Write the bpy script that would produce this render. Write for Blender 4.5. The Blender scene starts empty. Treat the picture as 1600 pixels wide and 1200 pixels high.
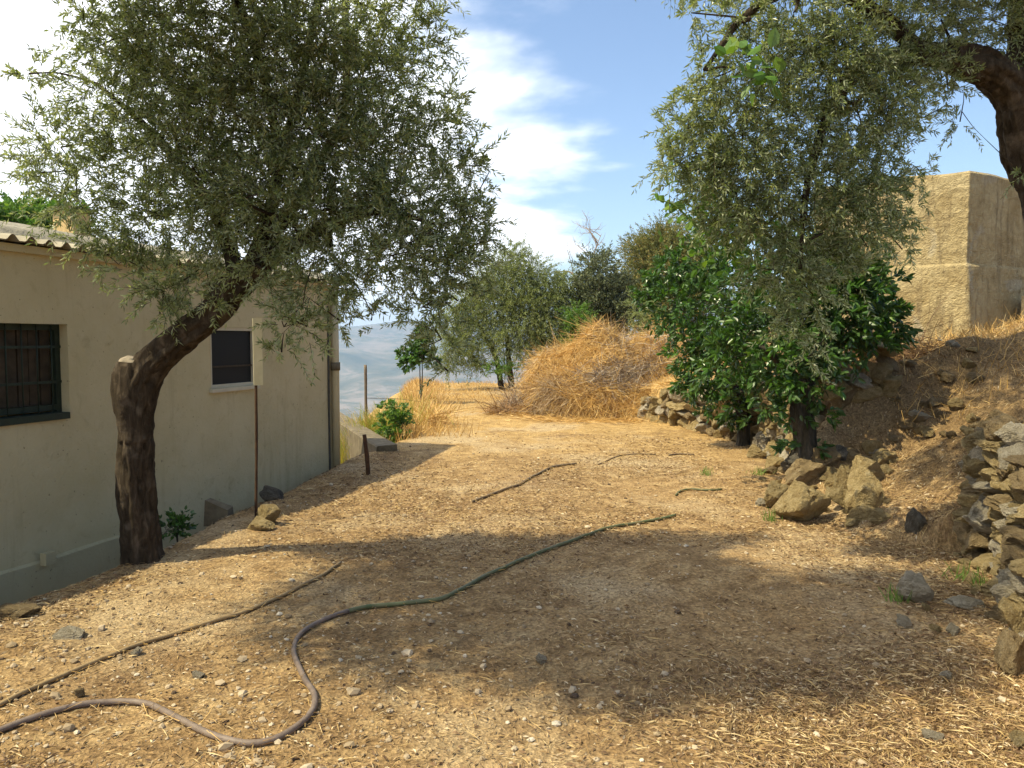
import bpy, bmesh, math, random
import numpy as np
from mathutils import Vector, Matrix

R = math.radians
sc = bpy.context.scene
COL = sc.collection
# ------------------------------------------------------------------ camera
EYE = 1.65
F = 1230.0                                   # focal length in pixels of a 1600 px wide frame
PITCH = R(3.26)
cam_d = bpy.data.cameras.new('camera')
cam_d.sensor_width = 36.0
cam_d.lens = F / 1600 * 36.0
cam_d.clip_start = 0.05
cam_d.clip_end = 40000
cam = bpy.data.objects.new('camera', cam_d)
cam.location = (0, 0, EYE)
cam.rotation_euler = (math.pi / 2 - PITCH, 0, 0)
COL.objects.link(cam)
sc.camera = cam
# ------------------------------------------------------------------ sun and sky
KX, KY = 0.63, 0.26                          # shadow offset on level ground for each metre of height
sun_el = math.atan2(1, math.hypot(KX, KY))
sun_d = bpy.data.lights.new('sun', 'SUN')
sun_d.energy = 5.0
sun_d.angle = R(0.6)
sun_d.color = (1.0, 0.89, 0.60)
sun = bpy.data.objects.new('sun', sun_d)
sun.rotation_euler = Vector((KX, KY, -1)).to_track_quat('-Z', 'Y').to_euler()
sun.location = (-20, -10, 30)
COL.objects.link(sun)
world = bpy.data.worlds.new('World')
sc.world = world
world.use_nodes = True
wt = world.node_tree
wt.nodes.clear()


def wn(t, **kw):
    n = wt.nodes.new(t)
    for k, v in kw.items():
        setattr(n, k, v)
    return n


def wmath(op, a, b=None, c=None):
    n = wn('ShaderNodeMath', operation=op)
    for i, v in enumerate((a, b, c)):
        if v is None:
            continue
        if isinstance(v, (int, float)):
            n.inputs[i].default_value = v
        else:
            wt.links.new(v, n.inputs[i])
    return n.outputs[0]


sky = wn('ShaderNodeTexSky', sky_type='NISHITA')
sky.sun_disc = False
sky.sun_elevation = sun_el
sky.sun_rotation = math.atan2(-KX, -KY)
sky.altitude = 600
sky.air_density = 1.0
sky.dust_density = 1.0
sky.ozone_density = 1.5
tc = wn('ShaderNodeTexCoord')
sep = wn('ShaderNodeSeparateXYZ')
wt.links.new(tc.outputs['Generated'], sep.inputs[0])
dx, dy, dz = sep.outputs
zz = wmath('ADD', wmath('MAXIMUM', dz, 0.0), 0.22)
comb = wn('ShaderNodeCombineXYZ')
wt.links.new(wmath('DIVIDE', dx, zz), comb.inputs[0])
wt.links.new(wmath('DIVIDE', dy, zz), comb.inputs[1])
comb.inputs[2].default_value = 5.9
cn = wn('ShaderNodeTexNoise')
cn.inputs['Scale'].default_value = 1.1
cn.inputs['Detail'].default_value = 8
cn.inputs['Roughness'].default_value = 0.52
cn.inputs['Distortion'].default_value = 0.25
wt.links.new(comb.outputs[0], cn.inputs['Vector'])
# the cloud bank lies to the left (west), blue sky to the right
bank = wmath('MULTIPLY', wmath('ADD', wmath('MULTIPLY', dx, -1.0), 0.045), 0.85)
bank = wmath('MINIMUM', wmath('MAXIMUM', bank, -0.30), 0.22)
cf = wmath('ADD', cn.outputs['Fac'], bank)
mr = wn('ShaderNodeMapRange', interpolation_type='SMOOTHSTEP')
mr.inputs['From Min'].default_value = 0.45
mr.inputs['From Max'].default_value = 0.60
wt.links.new(cf, mr.inputs['Value'])
cmix = wn('ShaderNodeMixRGB')
wt.links.new(mr.outputs[0], cmix.inputs['Fac'])
wt.links.new(sky.outputs[0], cmix.inputs['Color1'])
cmix.inputs['Color2'].default_value = (8.2, 8.3, 8.5, 1)
bg = wn('ShaderNodeBackground')
bg.inputs['Strength'].default_value = 0.15
wt.links.new(cmix.outputs[0], bg.inputs['Color'])
wo = wn('ShaderNodeOutputWorld')
wt.links.new(bg.outputs[0], wo.inputs['Surface'])
# ------------------------------------------------------------------ exposure
sc.view_settings.view_transform = 'Standard'
sc.view_settings.look = 'None'
sc.view_settings.gamma = 1.0
sc.view_settings.use_curve_mapping = False
sc.view_settings.exposure = 0.58
sc.render.engine = 'CYCLES'
sc.cycles.use_denoising = True
sc.cycles.max_bounces = 5
sc.cycles.diffuse_bounces = 4
sc.cycles.glossy_bounces = 2
sc.cycles.transmission_bounces = 3
sc.cycles.transparent_max_bounces = 4
sc.cycles.volume_bounces = 0

rng = np.random.default_rng(11)
random.seed(5)
# ================================================================== helpers


def at(px, py, Y):
    """point seen at a pixel of the 1600 x 1200 frame, at the distance Y in front of the viewer"""
    u, v = (px - 800) / F, (600 - py) / F
    c, s = math.cos(PITCH), math.sin(PITCH)
    d = np.array([u, c + v * s, -s + v * c])
    return np.array([0, 0, EYE]) + d * (Y / d[1])


def smooth(t):
    t = np.clip(t, 0, 1)
    return t * t * (3 - 2 * t)


def _hash(ix, iy, iz):
    h = (ix.astype(np.int64) * 374761393 + iy.astype(np.int64) * 668265263 + iz.astype(np.int64) * 2147483647 % 1274126177)
    h = (h ^ (h >> 13)) * 1274126177
    h = h ^ (h >> 16)
    return (h & 0xffff) / 65535.0


def vnoise(x, y, z=0.0):
    x, y, z = np.broadcast_arrays(np.asarray(x, float), np.asarray(y, float), np.asarray(z, float))
    ix, iy, iz = np.floor(x), np.floor(y), np.floor(z)
    fx, fy, fz = smooth(x - ix), smooth(y - iy), smooth(z - iz)
    iz = iz * 57
    r = 0
    for a in (0, 1):
        for b in (0, 1):
            for c in (0, 1):
                w = (fx if a else 1 - fx) * (fy if b else 1 - fy) * (fz if c else 1 - fz)
                r = r + w * _hash(ix + a, iy + b, iz + 57 * c)
    return r * 2 - 1


def fbm(x, y, z=0.0, octaves=4, gain=0.5):
    r, a, f = 0, 1.0, 1.0
    for i in range(octaves):
        r = r + a * vnoise(np.asarray(x) * f + 17.3 * i, np.asarray(y) * f - 9.1 * i, np.asarray(z) * f + 3.3 * i)
        a *= gain
        f *= 2.03
    return r


# ---- height of the ground
FD = [-20, 0, 3.0, 3.9, 4.6, 5.3, 6.05, 6.6, 8.5, 8.95, 9.4, 11, 12.5, 14, 15, 17, 20, 30, 80]
FX = [2.4, 2.35, 2.4, 2.66, 3.05, 3.45, 3.55, 2.85, 2.85, 3.50, 3.62, 3.78, 3.72, 3.15, 2.6, 2.7, 3.1, 4.2, 12]
LD = [-20, 0, 4.67, 6.0, 6.8, 9.0, 10.6, 11.5, 12.7, 25, 80]
LX = [-6.0, -3.6, -3.05, -2.62, -2.52, -2.30, -2.10, -1.85, -1.72, -3.1, -9]


def foot(y):
    return np.interp(y, FD, FX)


def left_edge(y):
    return np.interp(y, LD, LX)


def H(x, y):
    x = np.asarray(x, float)
    y = np.asarray(y, float)
    z = 0.035 * fbm(x * 0.7, y * 0.7, 1.0, 3) + 0.010 * fbm(x * 4, y * 4, 2.0, 2)
    z = z + 0.006 * np.clip(y - 6, 0, 40)
    # right bank
    u = np.maximum(x - foot(y), 0)
    gentle = 0.25 * u + 0.085 * u * u
    wall_h = np.interp(y, [0, 5.9, 6.5, 8.0, 9.1, 12, 15, 18, 80], [0.9, 0.95, 0.0, 0.0, 1.15, 0.85, 0.6, 0.8, 1.0])
    steep = wall_h * smooth(u / 0.18) + 0.27 * u
    w = np.interp(y, [0, 5.95, 6.5, 7.9, 9.1, 80], [1, 1, 0, 0, 1, 1])
    b = gentle * (1 - w) + steep * w
    cap = 2.1 + 0.05 * np.clip(x - 7, 0, 60)
    b = cap * (1 - np.exp(-(b / cap) ** 1.0 * 1.15 - (b / cap) ** 3))
    z = z + b + smooth(u / 0.5) * 0.09 * fbm(x * 2.1, y * 2.1, 4.0, 4)
    # drop to the house on the left, and off the terrace beyond it
    v = np.maximum(left_edge(y) - x, 0)
    near = -0.48 * smooth(v / 0.95)
    far = -(0.9 * v - 0.25 * smooth(v)) * 0.9
    far = np.where(v > 9, -7.2 - 0.42 * (v - 9), far)
    m = smooth((y - 11.0) / 1.2)
    z = z + near * (1 - m) + far * m
    # lip of the terrace far ahead
    q = np.maximum(y - 27.5, 0)
    fall = -(q * 0.34 + 0.5 * smooth(q / 3.0))
    fall = fall * np.interp(x, [-60, 5, 14, 45], [1, 1, 0.45, 0.35])
    return z + fall


HIT_Y = np.concatenate([np.arange(1.5, 12, 0.02), np.arange(12, 60, 0.1)])


def ground_hit(px, py):
    u, v = (px - 800) / F, (600 - py) / F
    c, s = math.cos(PITCH), math.sin(PITCH)
    d = np.array([u, c + v * s, -s + v * c])
    P = np.array([0, 0, EYE]) + d[None] * (HIT_Y / d[1])[:, None]
    h = H(P[:, 0], P[:, 1])
    k = np.nonzero(P[:, 2] < h)[0]
    if len(k) == 0:
        return at(px, py, 40)
    p = P[k[0]].copy()
    p[2] = h[k[0]]
    return p


def make_mesh(name, verts, faces, smooth_shade=False):
    """verts (n,3); faces: one (m,k) integer array or a list of such arrays"""
    if isinstance(faces, np.ndarray):
        faces = [faces]
    me = bpy.data.meshes.new(name)
    verts = np.asarray(verts, np.float32)
    me.vertices.add(len(verts))
    me.vertices.foreach_set('co', verts.ravel())
    loops = np.concatenate([f.ravel() for f in faces]).astype(np.int32)
    counts = np.concatenate([np.full(len(f), f.shape[1], np.int32) for f in faces])
    starts = np.concatenate([[0], np.cumsum(counts)[:-1]]).astype(np.int32)
    me.loops.add(len(loops))
    me.loops.foreach_set('vertex_index', loops)
    me.polygons.add(len(counts))
    me.polygons.foreach_set('loop_start', starts)
    me.polygons.foreach_set('loop_total', counts)
    me.polygons.foreach_set('use_smooth', np.full(len(counts), smooth_shade, bool))
    me.update(calc_edges=True)
    return me


def link(name, me, mat=None, parent=None, kind=None):
    o = bpy.data.objects.new(name, me)
    COL.objects.link(o)
    if mat is not None and me is not None and len(me.materials) == 0:
        me.materials.append(mat)
    if parent is not None:
        o.parent = parent
    if kind:
        o['kind'] = kind
    return o


def obj(name, verts, faces, mat, parent=None, smooth_shade=False, kind=None):
    return link(name, make_mesh(name, verts, faces, smooth_shade), mat, parent, kind)


def tag(o, label, cat, group=None):
    o['label'] = label
    o['category'] = cat
    if group:
        o['group'] = group
    return o


def thing(name, label, cat, loc=(0, 0, 0), group=None):
    o = bpy.data.objects.new(name, None)
    o.empty_display_size = 0.1
    o.location = loc
    COL.objects.link(o)
    return tag(o, label, cat, group)


class MB:
    """collects pieces of one part"""

    def __init__(self):
        self.v, self.f, self.n = [], {}, 0

    def add(self, v, faces):
        v = np.asarray(v, float)
        for f in (faces if isinstance(faces, list) else [faces]):
            f = np.asarray(f, int)
            self.f.setdefault(f.shape[1], []).append(f + self.n)
        self.v.append(v)
        self.n += len(v)

    def box(self, o, ax, ay, az):
        """box from corner o along three edge vectors"""
        o, ax, ay, az = map(lambda t: np.asarray(t, float), (o, ax, ay, az))
        v = np.array([o, o + ax, o + ax + ay, o + ay, o + az, o + ax + az, o + ax + ay + az, o + ay + az])
        f = np.array([[3, 2, 1, 0], [4, 5, 6, 7], [0, 1, 5, 4], [1, 2, 6, 5], [2, 3, 7, 6], [3, 0, 4, 7]])
        self.add(v, f)

    def build(self, name, mat, parent=None, smooth_shade=False, kind=None, origin=(0, 0, 0)):
        fs = [np.concatenate(self.f[k]) for k in sorted(self.f)]
        return obj(name, np.concatenate(self.v) - np.asarray(origin), fs, mat, parent, smooth_shade, kind)


def resample(pts, rad, step):
    """Catmull-Rom through the points"""
    pts = np.asarray(pts, float)
    rad = np.asarray(rad, float)
    P = np.vstack([2 * pts[0] - pts[1], pts, 2 * pts[-1] - pts[-2]])
    out, ro = [], []
    for i in range(len(pts) - 1):
        n = max(2, int(np.linalg.norm(pts[i + 1] - pts[i]) / step))
        t = np.linspace(0, 1, n, endpoint=False)[:, None]
        p0, p1, p2, p3 = P[i], P[i + 1], P[i + 2], P[i + 3]
        out.append(0.5 * ((2 * p1) + (-p0 + p2) * t + (2 * p0 - 5 * p1 + 4 * p2 - p3) * t ** 2 + (-p0 + 3 * p1 - 3 * p2 + p3) * t ** 3))
        ro.append(rad[i] + (rad[i + 1] - rad[i]) * t[:, 0])
    out.append(pts[-1:])
    ro.append(rad[-1:])
    return np.vstack(out), np.concatenate(ro)


def tube(pts, rad, sides=6, rough=None, cap=True):
    """tube along a polyline; rough(angle, s, i) returns a factor for the radius"""
    pts = np.asarray(pts, float)
    rad = np.broadcast_to(np.asarray(rad, float), (len(pts),))
    n = len(pts)
    tan = np.gradient(pts, axis=0)
    tan /= np.linalg.norm(tan, axis=1)[:, None] + 1e-9
    ref = np.array([0.13, 0.97, 0.2])
    if abs(tan[0] @ ref) > 0.9:
        ref = np.array([1.0, 0.1, 0.0])
    nrm = np.zeros_like(pts)
    a = ref - tan[0] * (ref @ tan[0])
    for i in range(n):
        a = a - tan[i] * (a @ tan[i])
        a = a / (np.linalg.norm(a) + 1e-9)
        nrm[i] = a
    bi = np.cross(tan, nrm)
    ang = np.linspace(0, 2 * np.pi, sides, endpoint=False)
    s = np.concatenate([[0], np.cumsum(np.linalg.norm(np.diff(pts, axis=0), axis=1))])
    r = rad[:, None] * np.ones(sides)[None]
    if rough is not None:
        r = r * rough(ang[None, :], s[:, None])
    v = pts[:, None] + r[..., None] * (np.cos(ang)[None, :, None] * nrm[:, None] + np.sin(ang)[None, :, None] * bi[:, None])
    v = v.reshape(-1, 3)
    i = np.arange(n - 1)[:, None] * sides
    j = np.arange(sides)[None]
    k = (np.arange(sides) + 1)[None] % sides
    q = np.stack([i + j, i + k, i + sides + k, i + sides + j], -1).reshape(-1, 4)
    faces = [q]
    if cap:
        v = np.vstack([v, pts[0], pts[-1]])
        a0, a1 = len(v) - 2, len(v) - 1
        t0 = np.stack([np.full(sides, a0), k[0], j[0]], -1)
        e = (n - 1) * sides
        t1 = np.stack([np.full(sides, a1), e + j[0], e + k[0]], -1)
        faces.append(np.vstack([t0, t1]))
    return v, faces


# ================================================================== materials
def mat_new(name, rough=0.85, spec=0.3):
    m = bpy.data.materials.new(name)
    m.use_nodes = True
    b = m.node_tree.nodes['Principled BSDF']
    b.inputs['Roughness'].default_value = rough
    b.inputs['Specular IOR Level'].default_value = spec
    return m, m.node_tree, b


def node(t, typ, **kw):
    n = t.nodes.new(typ)
    for k, v in kw.items():
        setattr(n, k, v)
    return n


def ramp(t, stops, src):
    n = t.nodes.new('ShaderNodeValToRGB')
    e = n.color_ramp.elements
    while len(e) > 1:
        e.remove(e[-1])
    e[0].position = stops[0][0]
    e[0].color = (*stops[0][1], 1)
    for p, c in stops[1:]:
        k = e.new(p)
        k.color = (*c, 1)
    t.links.new(src, n.inputs[0])
    return n.outputs[0]


def noise(t, scale, detail=4, rough=0.55, vec=None, dist=0.0):
    n = t.nodes.new('ShaderNodeTexNoise')
    n.inputs['Scale'].default_value = scale
    n.inputs['Detail'].default_value = detail
    n.inputs['Roughness'].default_value = rough
    n.inputs['Distortion'].default_value = dist
    if vec is not None:
        t.links.new(vec, n.inputs['Vector'])
    return n.outputs['Fac']


def mixc(t, fac, a, b, mode='MIX'):
    n = t.nodes.new('ShaderNodeMixRGB')
    n.blend_type = mode
    for i, v in ((0, fac), (1, a), (2, b)):
        if isinstance(v, (int, float)):
            n.inputs[i].default_value = v
        elif isinstance(v, tuple):
            n.inputs[i].default_value = (*v, 1)
        else:
            t.links.new(v, n.inputs[i])
    return n.outputs[0]


def bump(t, b, height, strength=0.4, dist=0.02):
    n = t.nodes.new('ShaderNodeBump')
    n.inputs['Strength'].default_value = strength
    n.inputs['Distance'].default_value = dist
    t.links.new(height, n.inputs['Height'])
    t.links.new(n.outputs[0], b.inputs['Normal'])


def geo_pos(t):
    return t.nodes.new('ShaderNodeNewGeometry').outputs['Position']


def obj_pos(t):
    return t.nodes.new('ShaderNodeTexCoord').outputs['Object']


def obj_rand(t):
    return t.nodes.new('ShaderNodeObjectInfo').outputs['Random']


def island(t):
    return t.nodes.new('ShaderNodeNewGeometry').outputs['Random Per Island']


def simple(name, c1, c2, scale=8, rough=0.85, bs=0.3, bd=0.01, spec=0.3, detail=6, obj_space=True):
    m, t, b = mat_new(name, rough, spec)
    p = obj_pos(t) if obj_space else geo_pos(t)
    n = noise(t, scale, detail, 0.6, p)
    t.links.new(ramp(t, [(0.3, c1), (0.7, c2)], n), b.inputs['Base Color'])
    n2 = noise(t, scale * 5, 4, 0.6, p)
    bump(t, b, n2, bs, bd)
    return m


def leaf_mat(name, stops, under=None, trans=0.25, rough=0.5, spec=0.4, tcol=None):
    m, t, b = mat_new(name, rough, spec)
    col = ramp(t, stops, island(t))
    if under is not None:
        g = t.nodes.new('ShaderNodeNewGeometry')
        col = mixc(t, g.outputs['Backfacing'], col, under)
    t.links.new(col, b.inputs['Base Color'])
    tr = t.nodes.new('ShaderNodeBsdfTranslucent')
    t.links.new(mixc(t, 1.0, col, tcol or (1.25, 1.3, 0.6), 'MULTIPLY'), tr.inputs['Color'])
    mx = t.nodes.new('ShaderNodeMixShader')
    mx.inputs[0].default_value = trans
    t.links.new(b.outputs[0], mx.inputs[1])
    t.links.new(tr.outputs[0], mx.inputs[2])
    t.links.new(mx.outputs[0], t.nodes['Material Output'].inputs['Surface'])
    return m


M = {}
# olive foliage: grey-green above, silvery below
M['olive'] = leaf_mat('olive_leaf', [(0, (0.10, 0.13, 0.050)), (0.5, (0.16, 0.20, 0.080)), (0.85, (0.23, 0.27, 0.11)), (1, (0.30, 0.31, 0.11))],
                      (0.35, 0.385, 0.25), 0.40, 0.36, 0.6)
M['olive_far'] = leaf_mat('far_olive_leaf', [(0, (0.12, 0.155, 0.045)), (0.6, (0.20, 0.24, 0.08)), (1, (0.28, 0.31, 0.11))],
                          (0.27, 0.30, 0.16), 0.32, 0.55, 0.3)
M['citrus'] = leaf_mat('citrus_leaf', [(0, (0.022, 0.06, 0.010)), (0.6, (0.045, 0.115, 0.016)), (0.9, (0.08, 0.18, 0.022)), (1, (0.13, 0.23, 0.03))],
                       (0.07, 0.13, 0.04), 0.25, 0.33, 0.5)
M['bright'] = leaf_mat('bright_green_leaf', [(0, (0.06, 0.14, 0.02)), (0.6, (0.11, 0.22, 0.03)), (1, (0.20, 0.30, 0.05))],
                       (0.12, 0.20, 0.06), 0.35, 0.45, 0.35)
M['evergreen'] = leaf_mat('evergreen_leaf', [(0, (0.06, 0.078, 0.034)), (0.6, (0.105, 0.125, 0.058)), (1, (0.17, 0.185, 0.085))],
                          (0.11, 0.125, 0.075), 0.12, 0.6, 0.25)
M['scrub'] = leaf_mat('brown_scrub_leaf', [(0, (0.10, 0.12, 0.04)), (0.6, (0.17, 0.18, 0.06)), (0.88, (0.26, 0.21, 0.07)), (1, (0.36, 0.25, 0.09))],
                      None, 0.2, 0.7, 0.2)
M['yellow_grass'] = leaf_mat('yellow_grass_blade', [(0, (0.20, 0.26, 0.05)), (0.5, (0.36, 0.33, 0.08)), (1, (0.50, 0.36, 0.12))], None, 0.3, 0.7, 0.2)
M['weed'] = leaf_mat('weed_blade', [(0, (0.08, 0.16, 0.03)), (1, (0.20, 0.28, 0.07))], None, 0.3, 0.6, 0.2)
M['straw'] = leaf_mat('straw', [(0, (0.30, 0.17, 0.06)), (0.3, (0.50, 0.31, 0.10)), (0.75, (0.66, 0.43, 0.15)), (1, (0.74, 0.56, 0.28))],
                      None, 0.15, 0.6, 0.3, (1, 0.9, 0.6))
M['dead_twig'] = leaf_mat('dead_twig', [(0, (0.16, 0.12, 0.09)), (0.5, (0.28, 0.22, 0.17)), (1, (0.42, 0.36, 0.29))], None, 0.0, 0.85, 0.2)
M['brown_scrub'] = leaf_mat('dry_brown_weed', [(0, (0.16, 0.09, 0.05)), (1, (0.36, 0.22, 0.11))], None, 0.1, 0.85, 0.2)
# fallen leaves and straw bits on the ground
M['litter'] = leaf_mat('fallen_leaf', [(0, (0.075, 0.042, 0.022)), (0.4, (0.20, 0.12, 0.06)), (0.68, (0.33, 0.215, 0.105)), (0.88, (0.46, 0.335, 0.18)), (0.97, (0.57, 0.45, 0.28)), (1, (0.66, 0.56, 0.40))],
                       None, 0.06, 0.65, 0.3, (1, 0.9, 0.7))


M['straw_litter'] = leaf_mat('straw_bit', [(0, (0.12, 0.07, 0.028)), (0.4, (0.28, 0.175, 0.07)), (0.8, (0.47, 0.33, 0.14)), (1, (0.62, 0.49, 0.27))], None, 0.06, 0.65, 0.3, (1, 0.9, 0.7))
M['brown_straw'] = leaf_mat('weathered_straw', [(0, (0.17, 0.10, 0.05)), (0.5, (0.32, 0.22, 0.12)), (1, (0.50, 0.40, 0.27))], None, 0.08, 0.75, 0.25, (1, 0.9, 0.7))


def bark(name, c1, c2, c3, sx=9):
    m, t, b = mat_new(name, 0.95, 0.15)
    p = obj_pos(t)
    mp = node(t, 'ShaderNodeMapping')
    mp.inputs['Scale'].default_value = (1, 1, 0.28)
    t.links.new(p, mp.inputs[0])
    n1 = noise(t, sx * 2.2, 8, 0.65, mp.outputs[0], 0.6)
    n2 = noise(t, sx * 0.6, 4, 0.6, p)
    c = ramp(t, [(0.32, c1), (0.55, c2), (0.75, c3)], n1)
    c = mixc(t, ramp(t, [(0.55, (0, 0, 0)), (0.72, (1, 1, 1))], n2), c, tuple(min(1, q * 1.7 + 0.02) for q in c2))
    t.links.new(c, b.inputs['Base Color'])
    bump(t, b, n1, 1.0, 0.03)
    return m


M['olive_bark'] = bark('olive_bark', (0.018, 0.013, 0.008), (0.055, 0.041, 0.027), (0.13, 0.10, 0.072))
M['citrus_bark'] = bark('citrus_bark', (0.03, 0.028, 0.02), (0.07, 0.06, 0.045), (0.13, 0.11, 0.085))
M['cut_wood'] = simple('weathered_cut_wood', (0.15, 0.12, 0.085), (0.32, 0.27, 0.20), 14, 0.9, 0.6, 0.01)


def rock_mat(name, c1, c2, c3, scale=5):
    m, t, b = mat_new(name, 0.92, 0.2)
    p = obj_pos(t)
    ad = node(t, 'ShaderNodeVectorMath', operation='ADD')
    t.links.new(p, ad.inputs[0])
    cm = node(t, 'ShaderNodeCombineXYZ')
    r = node(t, 'ShaderNodeMath', operation='MULTIPLY')
    t.links.new(obj_rand(t), r.inputs[0])
    r.inputs[1].default_value = 40
    t.links.new(r.outputs[0], cm.inputs[0])
    t.links.new(cm.outputs[0], ad.inputs[1])
    v = ad.outputs[0]
    n1 = noise(t, scale, 8, 0.65, v, 0.3)
    n2 = noise(t, scale * 6, 6, 0.7, v)
    c = ramp(t, [(0.28, c1), (0.52, c2), (0.75, c3)], n1)
    c = mixc(t, 0.45, c, ramp(t, [(0.3, (0.35, 0.32, 0.28)), (0.6, (1, 1, 1))], n2), 'MULTIPLY')
    hs = node(t, 'ShaderNodeHueSaturation')
    t.links.new(c, hs.inputs['Color'])
    mv = node(t, 'ShaderNodeMapRange')
    mv.inputs['To Min'].default_value = 0.88
    mv.inputs['To Max'].default_value = 1.25
    t.links.new(obj_rand(t), mv.inputs[0])
    t.links.new(mv.outputs[0], hs.inputs['Value'])
    t.links.new(hs.outputs[0], b.inputs['Base Color'])
    ad2 = node(t, 'ShaderNodeMath', operation='ADD')
    t.links.new(n1, ad2.inputs[0])
    t.links.new(n2, ad2.inputs[1])
    bump(t, b, ad2.outputs[0], 1.0, 0.10)
    return m


M['ochre_rock'] = rock_mat('ochre_limestone', (0.30, 0.21, 0.09), (0.54, 0.41, 0.20), (0.68, 0.56, 0.33), 2.4)
M['grey_rock'] = rock_mat('grey_limestone', (0.34, 0.29, 0.20), (0.54, 0.47, 0.35), (0.68, 0.62, 0.49), 1.6)
M['dark_rock'] = rock_mat('dark_grey_stone', (0.10, 0.09, 0.07), (0.19, 0.17, 0.135), (0.31, 0.28, 0.23), 1.6)
M['brown_rock'] = rock_mat('brown_field_stone', (0.19, 0.135, 0.07), (0.36, 0.265, 0.14), (0.48, 0.38, 0.23), 1.6)


def ground_mat():
    m, t, b = mat_new('dry_earth', 0.95, 0.15)
    p = geo_pos(t)
    big = noise(t, 0.55, 5, 0.6, p)
    mid = noise(t, 5.0, 6, 0.65, p)
    fine = noise(t, 46.0, 5, 0.7, p)
    vo = node(t, 'ShaderNodeTexVoronoi')
    vo.inputs['Scale'].default_value = 62
    t.links.new(p, vo.inputs['Vector'])
    c = ramp(t, [(0.34, (0.22, 0.145, 0.07)), (0.5, (0.32, 0.22, 0.11)), (0.66, (0.42, 0.31, 0.165))], mid)
    # golden dry grass towards the far end, grey gravel at the near left
    sp = node(t, 'ShaderNodeSeparateXYZ')
    t.links.new(p, sp.inputs[0])
    g = node(t, 'ShaderNodeMapRange', interpolation_type='SMOOTHSTEP')
    g.inputs['From Min'].default_value = 8
    g.inputs['From Max'].default_value = 15
    t.links.new(sp.outputs[1], g.inputs['Value'])
    gold = ramp(t, [(0.35, (0.34, 0.23, 0.095)), (0.6, (0.49, 0.345, 0.15))], mid)
    c = mixc(t, g.outputs[0], c, gold)
    c = mixc(t, ramp(t, [(0.50, (0, 0, 0)), (0.62, (0.8, 0.8, 0.8))], big), c, (0.45, 0.36, 0.225))
    big2 = noise(t, 0.9, 5, 0.65, p, 0.5)
    c = mixc(t, ramp(t, [(0.54, (0, 0, 0)), (0.66, (0.7, 0.7, 0.7))], big2), c, (0.19, 0.12, 0.06))
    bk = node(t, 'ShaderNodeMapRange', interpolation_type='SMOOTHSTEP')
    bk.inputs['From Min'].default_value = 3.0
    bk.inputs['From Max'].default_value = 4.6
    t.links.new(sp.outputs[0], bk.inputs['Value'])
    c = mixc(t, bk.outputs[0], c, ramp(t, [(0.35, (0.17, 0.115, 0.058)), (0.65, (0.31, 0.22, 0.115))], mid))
    chip = ramp(t, [(0.0, (0.42, 0.36, 0.30)), (0.5, (0.95, 0.9, 0.85)), (1.0, (1.5, 1.4, 1.25))], vo.outputs['Color'])
    c = mixc(t, 0.75, c, chip, 'MULTIPLY')
    c = mixc(t, 0.55, c, ramp(t, [(0.35, (0.35, 0.32, 0.28)), (0.6, (1.1, 1.1, 1.1))], fine), 'MULTIPLY')
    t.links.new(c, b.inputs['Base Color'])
    h = node(t, 'ShaderNodeMath', operation='MULTIPLY_ADD')
    t.links.new(vo.outputs['Distance'], h.inputs[0])
    h.inputs[1].default_value = 0.6
    t.links.new(fine, h.inputs[2])
    bump(t, b, h.outputs[0], 0.7, 0.02)
    return m


M['ground'] = ground_mat()


def hills_mat():
    m, t, b = mat_new('far_hills', 1.0, 0.0)
    p = geo_pos(t)
    n1 = noise(t, 0.0016, 8, 0.62, p, 0.4)
    n2 = noise(t, 0.012, 5, 0.6, p)
    c = ramp(t, [(0.36, (0.05, 0.055, 0.028)), (0.45, (0.14, 0.12, 0.07)), (0.54, (0.27, 0.21, 0.16)), (0.66, (0.15, 0.12, 0.09))], n1)
    c = mixc(t, ramp(t, [(0.48, (0, 0, 0)), (0.6, (0.75, 0.75, 0.75))], n2), c, (0.065, 0.075, 0.035))
    t.links.new(c, b.inputs['Base Color'])
    return m


M['hills'] = hills_mat()


def plaster_mat(name, c1, c2, stain, scale=1.3, bs=0.35):
    m, t, b = mat_new(name, 0.92, 0.2)
    p = obj_pos(t)
    n1 = noise(t, scale, 7, 0.62, p)
    n2 = noise(t, 26, 6, 0.65, p)
    n3 = noise(t, 7, 6, 0.7, p, 0.6)
    c = ramp(t, [(0.3, c1), (0.7, c2)], n1)
    c = mixc(t, ramp(t, [(0.56, (0, 0, 0)), (0.74, (0.55, 0.55, 0.55))], n3), c, stain)
    mp = node(t, 'ShaderNodeMapping')
    mp.inputs['Scale'].default_value = (1, 1, 0.1)
    t.links.new(p, mp.inputs[0])
    st_ = noise(t, 6.0, 6, 0.65, mp.outputs[0], 0.2)
    c = mixc(t, ramp(t, [(0.54, (0, 0, 0)), (0.72, (0.5, 0.5, 0.5))], st_), c, stain)
    sp_ = noise(t, 33, 3, 0.5, p)
    c = mixc(t, ramp(t, [(0.69, (0, 0, 0)), (0.74, (0.7, 0.7, 0.7))], sp_), c, tuple(q * 0.45 for q in stain))
    t.links.new(c, b.inputs['Base Color'])
    ad = node(t, 'ShaderNodeMath', operation='MULTIPLY_ADD')
    t.links.new(n3, ad.inputs[0])
    ad.inputs[1].default_value = 1.5
    t.links.new(n2, ad.inputs[2])
    bump(t, b, ad.outputs[0], bs, 0.02)
    return m


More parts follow.
